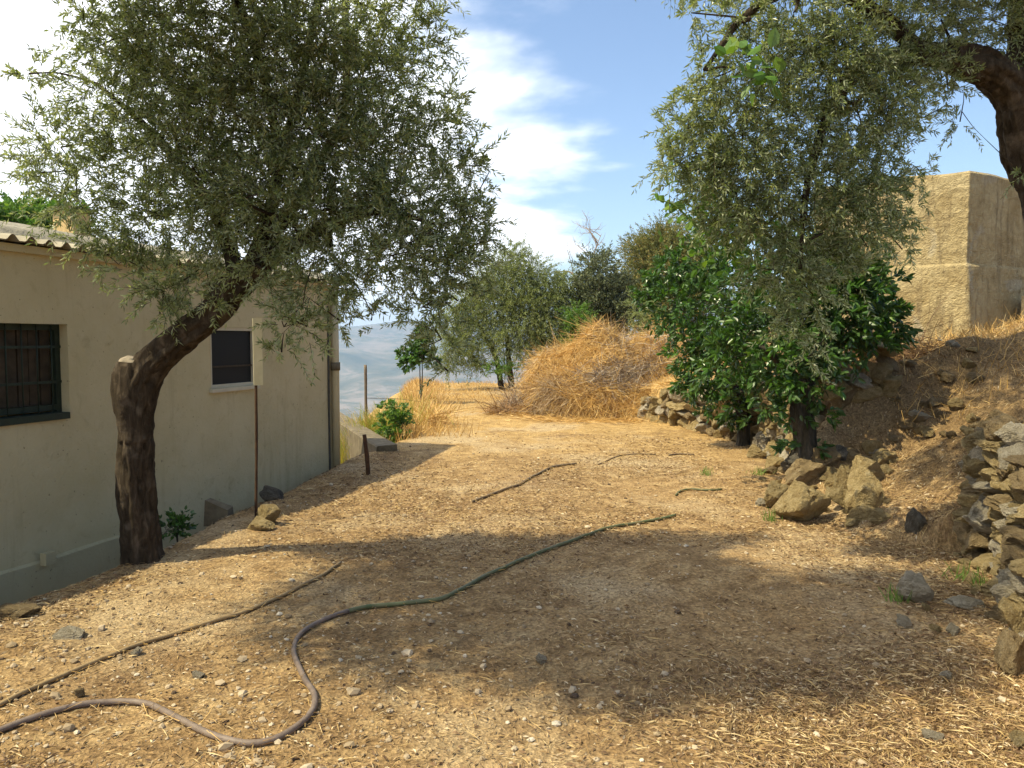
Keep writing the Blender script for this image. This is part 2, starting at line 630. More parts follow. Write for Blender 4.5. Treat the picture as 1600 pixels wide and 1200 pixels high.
M['plaster'] = plaster_mat('cream_plaster', (0.48, 0.405, 0.23), (0.58, 0.50, 0.31), (0.34, 0.27, 0.15))
M['plinth'] = plaster_mat('grey_render', (0.41, 0.35, 0.205), (0.49, 0.43, 0.265), (0.32, 0.265, 0.15))
M['yellow_plaster'] = plaster_mat('ochre_plaster', (0.52, 0.37, 0.17), (0.60, 0.45, 0.23), (0.42, 0.29, 0.13))
M['concrete'] = simple('weathered_concrete', (0.09, 0.072, 0.045), (0.19, 0.155, 0.10), 6, 0.95, 0.6, 0.02)
M['roof_sheet'] = simple('fibre_cement', (0.19, 0.17, 0.13), (0.31, 0.28, 0.215), 5, 0.95, 0.4, 0.01)
M['roof_mortar'] = simple('roof_mortar', (0.16, 0.145, 0.105), (0.30, 0.27, 0.21), 4, 0.95, 0.7, 0.03)


def tank_mat():
    m, t, b = mat_new('rough_ochre_render', 0.95, 0.15)
    p = obj_pos(t)
    n1 = noise(t, 1.4, 7, 0.6, p)
    n2 = noise(t, 9, 7, 0.7, p, 0.8)
    n3 = noise(t, 40, 5, 0.6, p)
    c = ramp(t, [(0.3, (0.34, 0.255, 0.125)), (0.5, (0.46, 0.365, 0.20)), (0.72, (0.55, 0.46, 0.28))], n1)
    mp = node(t, 'ShaderNodeMapping')
    mp.inputs['Scale'].default_value = (1, 1, 0.13)
    t.links.new(p, mp.inputs[0])
    st_ = noise(t, 5.0, 6, 0.7, mp.outputs[0], 0.3)
    c = mixc(t, ramp(t, [(0.50, (0, 0, 0)), (0.66, (0.75, 0.75, 0.75))], st_), c, (0.19, 0.145, 0.085))
    pt = noise(t, 0.8, 4, 0.5, p, 1.0)
    c = mixc(t, ramp(t, [(0.54, (0, 0, 0)), (0.57, (0.55, 0.55, 0.55))], pt), c, (0.44, 0.39, 0.29))
    c = mixc(t, 0.6, c, ramp(t, [(0.3, (0.55, 0.5, 0.42)), (0.6, (1.1, 1.1, 1.08))], n2), 'MULTIPLY')
    t.links.new(c, b.inputs['Base Color'])
    ad = node(t, 'ShaderNodeMath', operation='MULTIPLY_ADD')
    t.links.new(n2, ad.inputs[0])
    ad.inputs[1].default_value = 2.5
    t.links.new(n3, ad.inputs[2])
    bump(t, b, ad.outputs[0], 0.9, 0.035)
    return m


M['tank'] = tank_mat()
M['rust'] = simple('rusty_iron', (0.035, 0.018, 0.010), (0.09, 0.045, 0.022), 18, 0.85, 0.5, 0.004)
M['pale_board'] = simple('pale_painted_board', (0.60, 0.54, 0.33), (0.70, 0.64, 0.42), 6, 0.8, 0.2, 0.004)
M['wood_post'] = simple('weathered_post_wood', (0.11, 0.085, 0.06), (0.20, 0.155, 0.11), 10, 0.9, 0.4, 0.01)
M['green_paint'] = simple('dark_green_paint', (0.014, 0.022, 0.014), (0.024, 0.038, 0.022), 12, 0.6, 0.3, 0.004)
M['brown_slat'] = simple('dark_stained_wood', (0.030, 0.022, 0.012), (0.07, 0.048, 0.028), 12, 0.8, 0.4, 0.006)
M['white_frame'] = simple('white_window_frame', (0.48, 0.43, 0.31), (0.58, 0.53, 0.40), 5, 0.5, 0.1, 0.003)
M['pipe'] = simple('cream_downpipe', (0.46, 0.40, 0.25), (0.54, 0.47, 0.31), 4, 0.55, 0.1, 0.003)
M['bracket'] = simple('brown_pipe_bracket', (0.12, 0.10, 0.07), (0.18, 0.15, 0.10), 12, 0.8, 0.2, 0.003)
M['cable'] = simple('dark_cable', (0.05, 0.05, 0.045), (0.10, 0.095, 0.08), 20, 0.7, 0.2, 0.003)
m_, t_, b_ = mat_new('window_screen', 0.55, 0.15)
b_.inputs['Base Color'].default_value = (0.012, 0.013, 0.014, 1)  # opaque insect screen; the darkness of the room behind is in its colour
M['dark_screen'] = m_
M['hose_brown'] = simple('faded_brown_hose', (0.13, 0.095, 0.075), (0.20, 0.155, 0.125), 30, 0.6, 0.3, 0.003, 0.4)
M['hose_green'] = simple('dusty_green_hose', (0.055, 0.085, 0.03), (0.14, 0.13, 0.07), 14, 0.6, 0.3, 0.003, 0.4)
M['hose_tan'] = simple('dusty_tan_hose', (0.22, 0.15, 0.075), (0.33, 0.235, 0.12), 25, 0.7, 0.3, 0.003, 0.3)
M['root'] = simple('dry_root', (0.10, 0.075, 0.05), (0.22, 0.16, 0.10), 25, 0.9, 0.5, 0.006)
M['pebble'] = leaf_mat('pebble', [(0, (0.06, 0.04, 0.028)), (0.09, (0.10, 0.07, 0.045)), (0.14, (0.24, 0.18, 0.11)), (0.6, (0.38, 0.30, 0.20)), (0.9, (0.46, 0.38, 0.27)), (1, (0.54, 0.48, 0.38))], None, 0.0, 0.9, 0.2)

# ================================================================== the land


def axis(*segs):
    out = []
    for a, b, s in segs:
        n = max(1, int(round((b - a) / s)))
        out.append(np.linspace(a, b, n, endpoint=False))
    out.append([segs[-1][1]])
    return np.concatenate(out)


gx = axis((-60, -20, 4), (-20, -8, 1), (-8, -4.4, 0.3), (-4.4, 6.5, 0.07), (6.5, 10, 0.25), (10, 20, 1), (20, 60, 4))
gy = axis((-20, -4, 2), (-4, 1.6, 0.4), (1.6, 10, 0.07), (10, 18, 0.12), (18, 34, 0.4), (34, 50, 1.0), (50, 90, 4))
GX, GY = np.meshgrid(gx, gy)
gv = np.stack([GX, GY, H(GX, GY)], -1).reshape(-1, 3)
nx = len(gx)
ii = (np.arange(len(gy) - 1)[:, None] * nx + np.arange(nx - 1)[None])
gq = np.stack([ii, ii + 1, ii + nx + 1, ii + nx], -1).reshape(-1, 4)
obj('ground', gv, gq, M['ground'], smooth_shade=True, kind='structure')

# valley and mountains all round, falling away from the terrace
rr = np.concatenate([np.geomspace(48, 1000, 34, endpoint=False), np.linspace(1000, 9000, 96)])
aa = np.linspace(0, 2 * np.pi, 361)[:-1]
RR, AA = np.meshgrid(rr, aa, indexing='ij')
HX, HY = RR * np.sin(AA), RR * np.cos(AA)
prof = np.interp(RR, [48, 70, 300, 1200, 2300, 3200, 4300, 5200, 6300, 7300, 9000],
                 [-17, -23, -95, -265, -330, -300, -170, -40, 120, 150, 60])
hz = prof + np.clip((RR - 200) / 1500, 0, 1) * 62 * fbm(HX / 900, HY / 900, 5.0, 6, 0.52) + np.clip((RR - 60) / 200, 0, 1) * 5 * fbm(HX / 90, HY / 90, 6.0, 3)
hz = hz - np.clip((RR - 3500) / 3000, 0, 1) * 55 * np.abs(fbm(HX / 1300, HY / 1300, 8.0, 4))
hv = np.stack([HX, HY, hz], -1).reshape(-1, 3)
na = len(aa)
i0 = (np.arange(len(rr) - 1)[:, None] * na)
j0 = np.arange(na)[None]
j1 = (np.arange(na) + 1)[None] % na
hq = np.stack([i0 + j0, i0 + j1, i0 + na + j1, i0 + na + j0], -1).reshape(-1, 4)[:, ::-1]
obj('hills', hv, hq, M['hills'], smooth_shade=True, kind='structure')

# ================================================================== foliage
def unit(v):
    return v / (np.linalg.norm(v, axis=-1, keepdims=True) + 1e-9)


def leaves_mesh(base, direc, side, length, width, curl=0.12, shape='lance'):
    """one leaf per row: base point, direction, side vector"""
    n = len(base)
    L = length[:, None]
    W = width[:, None]
    up = np.cross(direc, side)
    if shape == 'lance':
        v = np.stack([base, base + direc * L * 0.45 + side * W * 0.5 + up * L * 0.03, base + direc * L - up * L * curl,
                      base + direc * L * 0.45 - side * W * 0.5 + up * L * 0.03], 1)
        f = (np.arange(n)[:, None] * 4 + np.arange(4)[None])
        return v.reshape(-1, 3), f
    v = np.stack([base,
                  base + direc * L * 0.28 + side * W * 0.45 + up * W * 0.12,
                  base + direc * L * 0.68 + side * W * 0.40 + up * W * 0.08 - up * L * curl * 0.4,
                  base + direc * L - up * L * curl,
                  base + direc * L * 0.68 - side * W * 0.40 + up * W * 0.08 - up * L * curl * 0.4,
                  base + direc * L * 0.28 - side * W * 0.45 + up * W * 0.12], 1)
    k = np.arange(n)[:, None] * 6
    f = np.vstack([k + np.array([[0, 1, 2, 3]]), k + np.array([[0, 3, 4, 5]])])
    return v.reshape(-1, 3), f


def sprays(clumps, per_m2, leaf_n, leaf_l, leaf_w, droop, g, twig_l=(0.22, 0.5), shape='lance', spread=0.85, up_bias=0.25, whorl=False):
    """clumps: (centre xyz, radius). Shoots spread through each clump; leaves in pairs along each shoot.
    Returns leaf verts/faces and twig verts/faces."""
    C = np.array([c for c, r in clumps])
    Rr = np.array([r for c, r in clumps])
    cnt = np.maximum(4, (per_m2 * Rr ** 2).astype(int))
    idx = np.repeat(np.arange(len(C)), cnt)
    n = len(idx)
    rad = Rr[idx]
    dr = unit(g.normal(size=(n, 3)) * np.array([1, 1, 0.85]))
    start = C[idx] + dr * (rad * g.uniform(0.1, 0.8, n) ** 0.7)[:, None]
    d0 = unit(dr * spread + g.normal(size=(n, 3)) * 0.45 + np.array([0, 0, up_bias]))
    L = g.uniform(twig_l[0], twig_l[1], n) * np.clip(rad / 0.4, 0.5, 1.3)
    K = 5
    tt = np.linspace(0, 1, K)
    dro = droop * g.uniform(0.3, 1.4, n)
    pts = start[:, None] + d0[:, None] * (L[:, None] * tt[None])[..., None]
    pts[..., 2] -= (dro * L)[:, None] * tt[None] ** 2
    # leaves
    m = leaf_n
    t = np.tile((np.arange(m) + 0.7) / m, (n, 1)) + g.uniform(-0.03, 0.03, (n, m))
    if whorl:
        t = t ** 0.5
    t = np.clip(t, 0.02, 1)
    pos = start[:, None] + d0[:, None] * (L[:, None] * t)[..., None]
    pos[..., 2] -= (dro * L)[:, None] * t ** 2
    tan = d0[:, None] - np.array([0, 0, 1])[None, None] * (2 * dro[:, None] * t)[..., None]
    tan = unit(tan)
    ref = unit(np.cross(tan, np.array([0.1, 0.2, 1.0])))
    ref2 = np.cross(tan, ref)
    phi = np.pi * np.arange(m)[None] + (np.arange(m)[None] // 2) * 1.57 + g.uniform(0, 6.28, (n, 1)) + g.normal(0, 0.4, (n, m))
    out = ref * np.cos(phi)[..., None] + ref2 * np.sin(phi)[..., None]
    a = g.uniform(0.55, 1.15, (n, m))[..., None]
    ld = unit(tan * np.cos(a) + out * np.sin(a) + g.normal(0, 0.12, (n, m, 3)))
    side = unit(np.cross(ld, tan + g.normal(0, 0.5, (n, m, 3))))
    ll = g.uniform(leaf_l[0], leaf_l[1], (n, m))
    lw = g.uniform(leaf_w[0], leaf_w[1], (n, m))
    lv, lf = leaves_mesh(pos.reshape(-1, 3), ld.reshape(-1, 3), side.reshape(-1, 3), ll.ravel(), lw.ravel(), 0.12, shape)
    # twigs: three-sided
    tr = 0.0022 * np.linspace(1, 0.35, K)
    tv = np.zeros((n, K, 3, 3))
    for s in range(3):
        ang = s * 2.094
        o = unit(np.cross(d0, np.array([0.3, 0.1, 1.0])))
        o2 = np.cross(d0, o)
        tv[:, :, s] = pts + (o * math.cos(ang) + o2 * math.sin(ang))[:, None] * tr[None, :, None]
    base = (np.arange(n) * K * 3)[:, None, None]
    kk = (np.arange(K - 1) * 3)[None, :, None]
    s0 = np.arange(3)[None, None]
    s1 = (np.arange(3)[None, None] + 1) % 3
    tf = np.stack([base + kk + s0, base + kk + s1, base + kk + 3 + s1, base + kk + 3 + s0], -1).reshape(-1, 4)
    return lv, lf, tv.reshape(-1, 3), tf


def branches_to(clumps, skeleton, r0, r1, g, sag=0.12):
    """a curved branch from the nearest point of the limbs to each clump"""
    mb = MB()
    S = np.array([p for p, r in skeleton])
    SR = np.array([r for p, r in skeleton])
    order = sorted(range(len(clumps)), key=lambda i: np.min(np.linalg.norm(S - clumps[i][0], axis=1)))
    for i in order:
        c = np.asarray(clumps[i][0])
        dist = np.linalg.norm(S - c, axis=1) + 0.35 * np.maximum(0, S[:, 2] - c[2])
        k = int(np.argmin(dist))
        a = S[k]
        mid = (a + c) / 2 + np.array([g.normal(0, 0.08), g.normal(0, 0.08), sag * np.linalg.norm(c - a) + g.normal(0, 0.05)])
        q1 = a + (mid - a) * 0.5 + g.normal(0, 0.03, 3)
        rs = min(r0, SR[k] * 0.75)
        P, r_ = resample([a, q1, mid, c], [rs, rs * 0.8, rs * 0.6, r1], 0.08)
        mb.add(*tube(P, r_, 5, cap=False))
        S = np.vstack([S, P[2::2]])
        SR = np.concatenate([SR, r_[2::2]])
    return mb


def bark_rough(seed, amp=0.18, freq=3.0):
    def f(a, s):
        ca, sa = np.cos(a), np.sin(a)
        n = fbm(ca * freq + seed, sa * freq, s * 3.2, 4, 0.55)
        ridge = 1 - np.abs(vnoise(ca * 2.3 + seed + 9, sa * 2.3, s * 1.4)) * 1.6
        fis = np.abs(fbm(ca * 5.5 + seed + 3, sa * 5.5, s * 2.4, 3, 0.6))
        fine = fbm(ca * 14 + seed, sa * 14, s * 14, 2)
        return 1 + amp * n + amp * 0.6 * ridge - amp * 0.75 * np.exp(-(fis / 0.12) ** 2) + amp * 0.14 * fine
    return f


def pix_clumps(rows):
    """rows of (px, py, distance, radius in metres)"""
    return [(at(px, py, Y), r) for px, py, Y, r in rows]


def tree(name, label, cat, base, limbs, clumps, leaf, twig_kw, seed, bark_m, group=None, branch_r=(0.03, 0.007), stub=None, extra=None, sides=56):
    """limbs: list of (points, radii); the first is the trunk"""
    g = np.random.default_rng(seed)
    base = np.asarray(base, float)
    root = thing(name, label, cat, base, group)
    skel = []
    for i, (P, r) in enumerate(limbs):
        Q, rq = resample(P, r, 0.02 if i == 0 else 0.06)
        v, f = tube(Q, rq, sides if i == 0 else 12, bark_rough(seed + i * 3.1, 0.17 if i == 0 else 0.14))
        obj('trunk' if i == 0 else 'limb', v - base, f, bark_m, root, True)
        if i > 0 or len(limbs) == 1:
            skel += [(q, rr_) for q, rr_ in zip(Q[len(Q) // 4::2], rq[len(Q) // 4::2])]
        else:
            skel += [(q, rr_) for q, rr_ in zip(Q[-6:], rq[-6:])]
    if stub:
        stub(root, base)
    br = branches_to(clumps, skel, branch_r[0], branch_r[1], g)
    br.build('branches', bark_m, root, True, kind='stuff', origin=base)
    lv, lf, tv, tf = sprays(clumps, g=g, **twig_kw)
    cr = obj('crown', lv - base, lf, leaf, root, kind='stuff')
    obj('twigs', tv - base, tf, M['dead_twig'] if extra == 'grey' else bark_m, cr, kind='stuff')
    return root


# ---- the leaning olive at the left, beside the house
tb = np.array([-2.66, 5.75, -0.06])


def L(px, py, Y):
    return at(px, py, Y)


trunk = [(L(222, 905, 5.80), 0.155), (L(221, 870, 5.79), 0.135), (L(214, 780, 5.77), 0.122), (L(212, 690, 5.75), 0.116), (L(216, 625, 5.72), 0.112),
         (L(236, 572, 5.68), 0.110), (L(282, 528, 5.6), 0.103), (L(332, 490, 5.5), 0.098), (L(372, 445, 5.42), 0.092), (L(410, 408, 5.35), 0.075)]
limb_a = [(L(395, 420, 5.38), 0.065), (L(450, 385, 5.25), 0.048), (L(520, 350, 5.15), 0.034), (L(600, 330, 5.1), 0.02), (L(680, 350, 5.0), 0.010)]
limb_b = [(L(388, 430, 5.4), 0.06), (L(415, 350, 5.4), 0.042), (L(440, 250, 5.45), 0.033), (L(470, 130, 5.4), 0.027), (L(500, 0, 5.2), 0.022), (L(560, -160, 4.4), 0.022)]
limb_c = [(L(372, 440, 5.42), 0.06), (L(350, 360, 5.5), 0.045), (L(300, 280, 5.55), 0.034), (L(230, 200, 5.5), 0.024), (L(150, 130, 5.4), 0.012)]
limb_d = [(L(405, 405, 5.35), 0.055), (L(470, 300, 5.55), 0.036), (L(535, 180, 5.75), 0.029), (L(540, 40, 5.75), 0.024), (L(535, -120, 5.6), 0.022)]
limb_e = [(L(440, 250, 5.45), 0.032), (L(400, 80, 5.2), 0.027), (L(300, -160, 4.4), 0.023), (L(200, -420, 3.4), 0.016)]
rows = []
for px, py, Y, r in [
        # left edge and upper left
        (95, 230, 5.3, .30), (120, 310, 5.4, .28), (60, 270, 5.3, .15), (170, 150, 5.3, .34), (180, 60, 5.2, .32), (150, 380, 5.5, .22), (45, 115, 5.2, .13), (130, 30, 5.1, .18),
        (210, 240, 5.4, .36), (225, 330, 5.5, .34), (205, 410, 5.5, .22), (260, 130, 5.2, .4), (270, 20, 5.0, .38), (290, 230, 5.4, .4), (300, 330, 5.6, .36),
        (255, 455, 5.4, .22), (300, 430, 5.5, .27), (345, 90, 5.1, .4), (360, 200, 5.3, .42), (370, 300, 5.4, .38), (350, -20, 4.8, .4),
        (430, 30, 5.0, .42), (440, 150, 5.2, .44), (450, 260, 5.3, .42), (450, 350, 5.2, .36), (410, 420, 5.1, .25), (385, 380, 5.6, .3),
        (520, 80, 5.3, .42), (535, 190, 5.3, .44), (540, 300, 5.2, .4), (520, 390, 5.1, .32), (480, 440, 5.0, .24),
        (600, 20, 5.4, .3), (610, 120, 5.5, .36), (620, 230, 5.4, .4), (640, 320, 5.2, .36), (610, 400, 5.0, .3), (560, 450, 4.95, .2),
        (680, 190, 5.4, .26), (710, 260, 5.4, .26), (700, 350, 5.2, .30), (680, 430, 5.0, .26), (660, 480, 4.95, .18), (735, 400, 5.1, .2), (740, 310, 5.2, .13),
        (690, 530, 4.95, .17), (715, 470, 5.0, .17), (700, 580, 4.95, .06), (450, 500, 5.0, .15), (440, 550, 5.0, .11), (480, 510, 4.95, .13), (530, 500, 5.0, .12), (345, 470, 5.3, .12),
        (400, 100, 4.9, .3), (480, 200, 4.95, .3), (330, 160, 5.0, .3), (420, 300, 5.0, .28), (300, 260, 5.1, .28), (570, 250, 5.0, .28), (500, 330, 4.95, .24), (250, 80, 5.0, .3), (480, 60, 4.9, .3), (560, 130, 5.1, .3), (350, 350, 5.2, .26), (600, 310, 5.0, .26), (640, 380, 4.95, .22), (690, 400, 5.0, .2), (730, 350, 5.1, .16), (660, 60, 5.5, .2), (655, -20, 5.4, .25), (250, 490, 5.4, .09), (580, 500, 5.0, .08), (770, 375, 5.1, .08), (755, 240, 5.4, .08)]:
    rows.append((px, py, Y, r))
left_clumps = pix_clumps(rows)
# the part of the crown above the picture, reaching over the yard
g0 = np.random.default_rng(3)
for i in range(88):
    c = np.array([-2.15, 3.5, 4.65]) + unit(g0.normal(size=3)) * g0.uniform(0.2, 1, 1) ** 0.5 * np.array([2.3, 1.15, 0.6])
    if c[2] > EYE + 0.46 * c[1] + 0.5 and c[2] > 3.75:
        left_clumps.append((c, g0.uniform(0.32, 0.48)))


def left_stub(root, base):
    P, r = resample([L(210, 690, 5.72), L(205, 630, 5.70), L(204, 585, 5.69), L(205, 566, 5.69)], [0.10, 0.11, 0.105, 0.085], 0.03)
    v, f = tube(P, r, 14, bark_rough(40, 0.16))
    s = obj('cut_stub', v - base, f, M['olive_bark'], root, True)
    P = np.array([L(204, 575, 5.69), L(206, 564, 5.69), L(208, 558, 5.69)])
    v, f = tube(P, [0.084, 0.07, 0.035], 24, bark_rough(44, 0.2))
    obj('cut_face', v - base, f, M['cut_wood'], s, True)


olive_kw = dict(per_m2=780, leaf_n=24, leaf_l=(0.030, 0.058), leaf_w=(0.0085, 0.0145), droop=0.35, twig_l=(0.15, 0.40), up_bias=0.35)
tree('olive_tree', 'gnarled leaning olive tree with a sawn-off stub beside the cream house wall', 'tree', tb,
     [tuple(map(list, zip(*l))) for l in (trunk, limb_a, limb_b, limb_c, limb_d, limb_e)], left_clumps, M['olive'], olive_kw, 21, M['olive_bark'],
     'olive trees', (0.026, 0.006), left_stub)

# ---- the olive on the bank at the right: trunk just outside the picture, boughs hanging in
rb = np.array([4.75, 6.5, float(H(4.75, 6.5)) - 0.05])
rt = [(rb + np.array([0.05, 0, -0.1]), 0.24), (rb + np.array([-0.02, 0, 0.4]), 0.20), (L(1640, 330, 6.35), 0.17), (L(1600, 230, 6.25), 0.155), (L(1588, 150, 6.15), 0.15), (L(1545, 110, 6.05), 0.13), (L(1480, 85, 5.9), 0.095)]
r_a = [(L(1500, 92, 5.95), 0.09), (L(1420, 85, 5.8), 0.07), (L(1340, 110, 5.7), 0.05), (L(1290, 190, 5.6), 0.035), (L(1260, 300, 5.55), 0.024), (L(1250, 420, 5.5), 0.013)]
r_b = [(L(1440, 85, 5.85), 0.06), (L(1370, 20, 5.6), 0.05), (L(1270, -20, 5.3), 0.036), (L(1170, 20, 5.2), 0.024), (L(1100, 110, 5.2), 0.012)]
r_c = [(L(1588, 150, 6.15), 0.12), (L(1600, 40, 6.2), 0.10), (L(1580, -90, 6.2), 0.075), (L(1500, -260, 6.1), 0.05)]
rrows = []
for px, py, Y, r in [
        (1075, 200, 5.4, .2), (1050, 260, 5.4, .15), (1045, 225, 5.5, .11), (1080, 20, 5.2, .12), (1120, 120, 5.3, .22), (1130, 200, 5.4, .28), (1110, 280, 5.5, .24), (1140, 340, 5.6, .22),
        (1150, 30, 5.3, .26), (1190, 90, 5.4, .32), (1200, 180, 5.5, .34), (1190, 270, 5.5, .32), (1200, 350, 5.6, .3), (1240, 20, 5.3, .32),
        (1270, 110, 5.5, .34), (1275, 200, 5.6, .32), (1265, 290, 5.6, .32), (1260, 370, 5.6, .28), (1330, 50, 5.5, .32), (1340, 150, 5.6, .30), (1330, 250, 5.7, .28), (1320, 340, 5.7, .24),
        (1400, 40, 5.7, .3), (1400, 130, 5.8, .26), (1390, 210, 5.8, .2), (1380, 290, 5.8, .2), (1395, 350, 5.8, .14), (1420, 330, 5.8, .12), (1410, 390, 5.8, .10),
        (1470, 30, 5.9, .28), (1480, 130, 5.9, .2), (1545, 30, 6.0, .32), (1590, 60, 6.1, .25), (1440, 185, 5.9, .15), (1500, 190, 6.1, .08),
        (1230, 440, 5.6, .24), (1270, 460, 5.6, .2), (1250, 510, 5.6, .15), (1290, 400, 5.7, .2), (1262, 560, 5.6, .08), (1190, 420, 5.6, .18), (1225, 500, 5.6, .15), (1290, 520, 5.65, .07),
        (1595, 270, 6.2, .08), (1440, 270, 5.9, .1), (1350, 200, 5.7, .3), (1360, 300, 5.7, .27), (1345, 370, 5.7, .24), (1310, 300, 5.6, .3), (1320, 420, 5.7, .2), (1390, 130, 5.7, .26), (1160, 230, 5.4, .3), (1150, 300, 5.5, .28), (1090, 150, 5.4, .18), (1090, 240, 5.4, .2), (1310, 80, 5.5, .3), (1440, 90, 5.8, .24)]:
    rrows.append((px, py, Y, r))
right_clumps = pix_clumps(rrows)
g0 = np.random.default_rng(8)
for i in range(85):
    c = np.array([3.2, 6.4, 5.0]) + unit(g0.normal(size=3)) * g0.uniform(0.2, 1, 1) ** 0.5 * np.array([2.0, 1.5, 0.8])
    if c[2] > EYE + 0.46 * c[1] + 0.2:
        right_clumps.append((c, g0.uniform(0.32, 0.5)))
for i in range(40):
    c = np.array([3.5, 7.8, 6.0]) + unit(g0.normal(size=3)) * g0.uniform(0.2, 1, 1) ** 0.5 * np.array([1.7, 1.4, 0.6])
    if c[2] > EYE + 0.46 * c[1] + 0.2:
        right_clumps.append((c, g0.uniform(0.32, 0.5)))
tree('olive_tree', 'olive tree on the right bank with thick bough and branches hanging down in a curtain', 'tree', rb,
     [tuple(map(list, zip(*l))) for l in (rt, r_a, r_b, r_c)], right_clumps, M['olive'], dict(olive_kw, droop=0.55, per_m2=900), 33, M['olive_bark'],
     'olive trees', (0.022, 0.005))

# ---- two citrus trees in front of the stone wall
cit_kw = dict(per_m2=330, leaf_n=13, leaf_l=(0.07, 0.115), leaf_w=(0.034, 0.05), droop=0.35, twig_l=(0.18, 0.36), shape='broad', up_bias=0.3, whorl=True)


def citrus(trunk_px, Y, label, rows, seed, top, r0):
    b = ground_hit(*trunk_px)
    base = b + np.array([0, 0, -0.06])
    P = [base, base + np.array([0.01, 0, 0.25]), base + np.array([-0.02, 0.02, 0.6]), at(*top, b[1])]
    l0 = (P, [r0 * 1.25, r0, r0 * 0.95, r0 * 0.7])
    limbs = [l0]
    for k, (px, py) in enumerate(((-70, -60), (60, -70), (-10, -110))):
        q = at(top[0] + px * 0.5, top[1] + py * 0.5, b[1] + (-0.2, 0.2, 0.1)[k])
        e = at(top[0] + px, top[1] + py, b[1] + (-0.3, 0.3, 0.15)[k])
        limbs.append(([P[2], at(top[0], top[1] + 10, b[1]), q, e], [r0 * 0.7, r0 * 0.55, r0 * 0.4, r0 * 0.2]))
    clumps = [(at(px, py, b[1] + dy_), r) for px, py, dy_, r in rows]
    return tree('citrus_tree', label, 'tree', base, limbs, clumps, M['citrus'], cit_kw, seed, M['citrus_bark'], 'citrus trees by the stone wall', (0.018, 0.006))


citrus((1255, 716), 8.4, 'dark citrus tree with thick black trunk rising from the tumbled boulders',
       [(1215, 560, -.2, .34), (1260, 600, -.3, .26), (1180, 620, 0, .26), (1285, 540, -.1, .28), (1340, 485, 0, .34), (1370, 505, .1, .24), (1300, 460, .1, .4), (1230, 480, .1, .42), (1180, 520, .2, .34),
        (1260, 410, .2, .36), (1330, 430, .2, .32), (1240, 640, -.1, .18), (1275, 640, -.1, .12), (1380, 480, .2, .2), (1395, 495, 0, .14), (1240, 690, .0, .10), (1268, 690, -.1, .07), (1140, 560, .2, .3),
        (1210, 400, .4, .34), (1150, 480, .3, .34), (1330, 380, .6, .12), (1365, 365, .4, .09), (1380, 440, .3, .15), (1300, 490, -.25, .34), (1345, 455, -.1, .3), (1255, 540, -.3, .3), (1300, 420, 0, .34), (1350, 525, 0, .26), (1318, 530, -.1, .26), (1385, 515, .1, .16)], 51, (1258, 600), 0.11)
citrus((1160, 696), 11.8, 'second citrus tree with slender trunk and bright green sunlit leaves beside the straw heap',
       [(1090, 470, -.2, .5), (1042, 465, 0, .36), (1008, 450, .2, .2), (1085, 535, -.3, .42), (1120, 560, -.3, .48), (1090, 585, -.2, .28), (1110, 618, -.2, .26), (1078, 605, 0, .18), (1150, 570, 0, .45), (1140, 440, .2, .5),
        (1180, 500, .2, .5), (1090, 420, .3, .38), (1140, 630, .0, .25), (1170, 640, .2, .2), (1040, 430, .3, .3), (1200, 600, .3, .4), (1000, 470, .1, .14), (1150, 665, -.1, .12), (1120, 390, .4, .4), (1170, 350, .6, .4), (1110, 340, .6, .3)], 52, (1155, 610), 0.085)

# ---- trees and shrubs further along
far_kw = dict(per_m2=560, leaf_n=18, leaf_l=(0.06, 0.11), leaf_w=(0.018, 0.03), droop=0.5, twig_l=(0.3, 0.6))


def far_olive():
    b = ground_hit(800, 588)
    Y = 24.0
    base = np.array([at(800, 590, Y)[0], Y, float(H(at(800, 590, Y)[0], Y)) - 0.05])
    l1 = ([base, at(795, 560, Y), at(790, 520, Y), at(770, 470, Y)], [0.09, 0.07, 0.05, 0.03])
    l2 = ([base + np.array([0.9, 0.3, 0]), at(848, 560, Y), at(845, 520, Y), at(860, 470, Y)], [0.09, 0.07, 0.05, 0.03])
    l3 = ([base + np.array([-.3, 0.3, 0]), at(775, 560, Y), at(760, 530, Y), at(745, 500, Y)], [0.09, 0.07, 0.05, 0.03])
    g = np.random.default_rng(61)
    cl = []
    for px, py, dy_, r in [(745, 520, 0, .6), (730, 550, 0, .4), (770, 480, 0, .8), (790, 540, -.5, .5), (820, 500, -.2, .85), (800, 450, 0, .75), (845, 470, 0, .8), (860, 520, 0, .8), (830, 545, -.3, .5), (870, 560, 0, .45),
                           (780, 425, 0, .55), (825, 425, 0, .6), (805, 395, 0, .35), (870, 470, .3, .5), (760, 450, .2, .5), (885, 500, .3, .4), (735, 490, 0, .45), (855, 440, 0, .4), (745, 570, 0, .3), (880, 540, .2, .4), (715, 540, 0, .5), (705, 505, .2, .45), (725, 470, .2, .5), (895, 470, .4, .5), (890, 440, .4, .4), (700, 570, 0, .3)]:
        cl.append((at(px, py, Y + dy_), r))
    tree('olive_tree', 'rounded grey-green olive tree at the far end of the track', 'tree', base, [l1, l2, l3], cl, M['olive_far'], far_kw, 62, M['olive_bark'], 'olive trees', (0.04, 0.012))


far_olive()


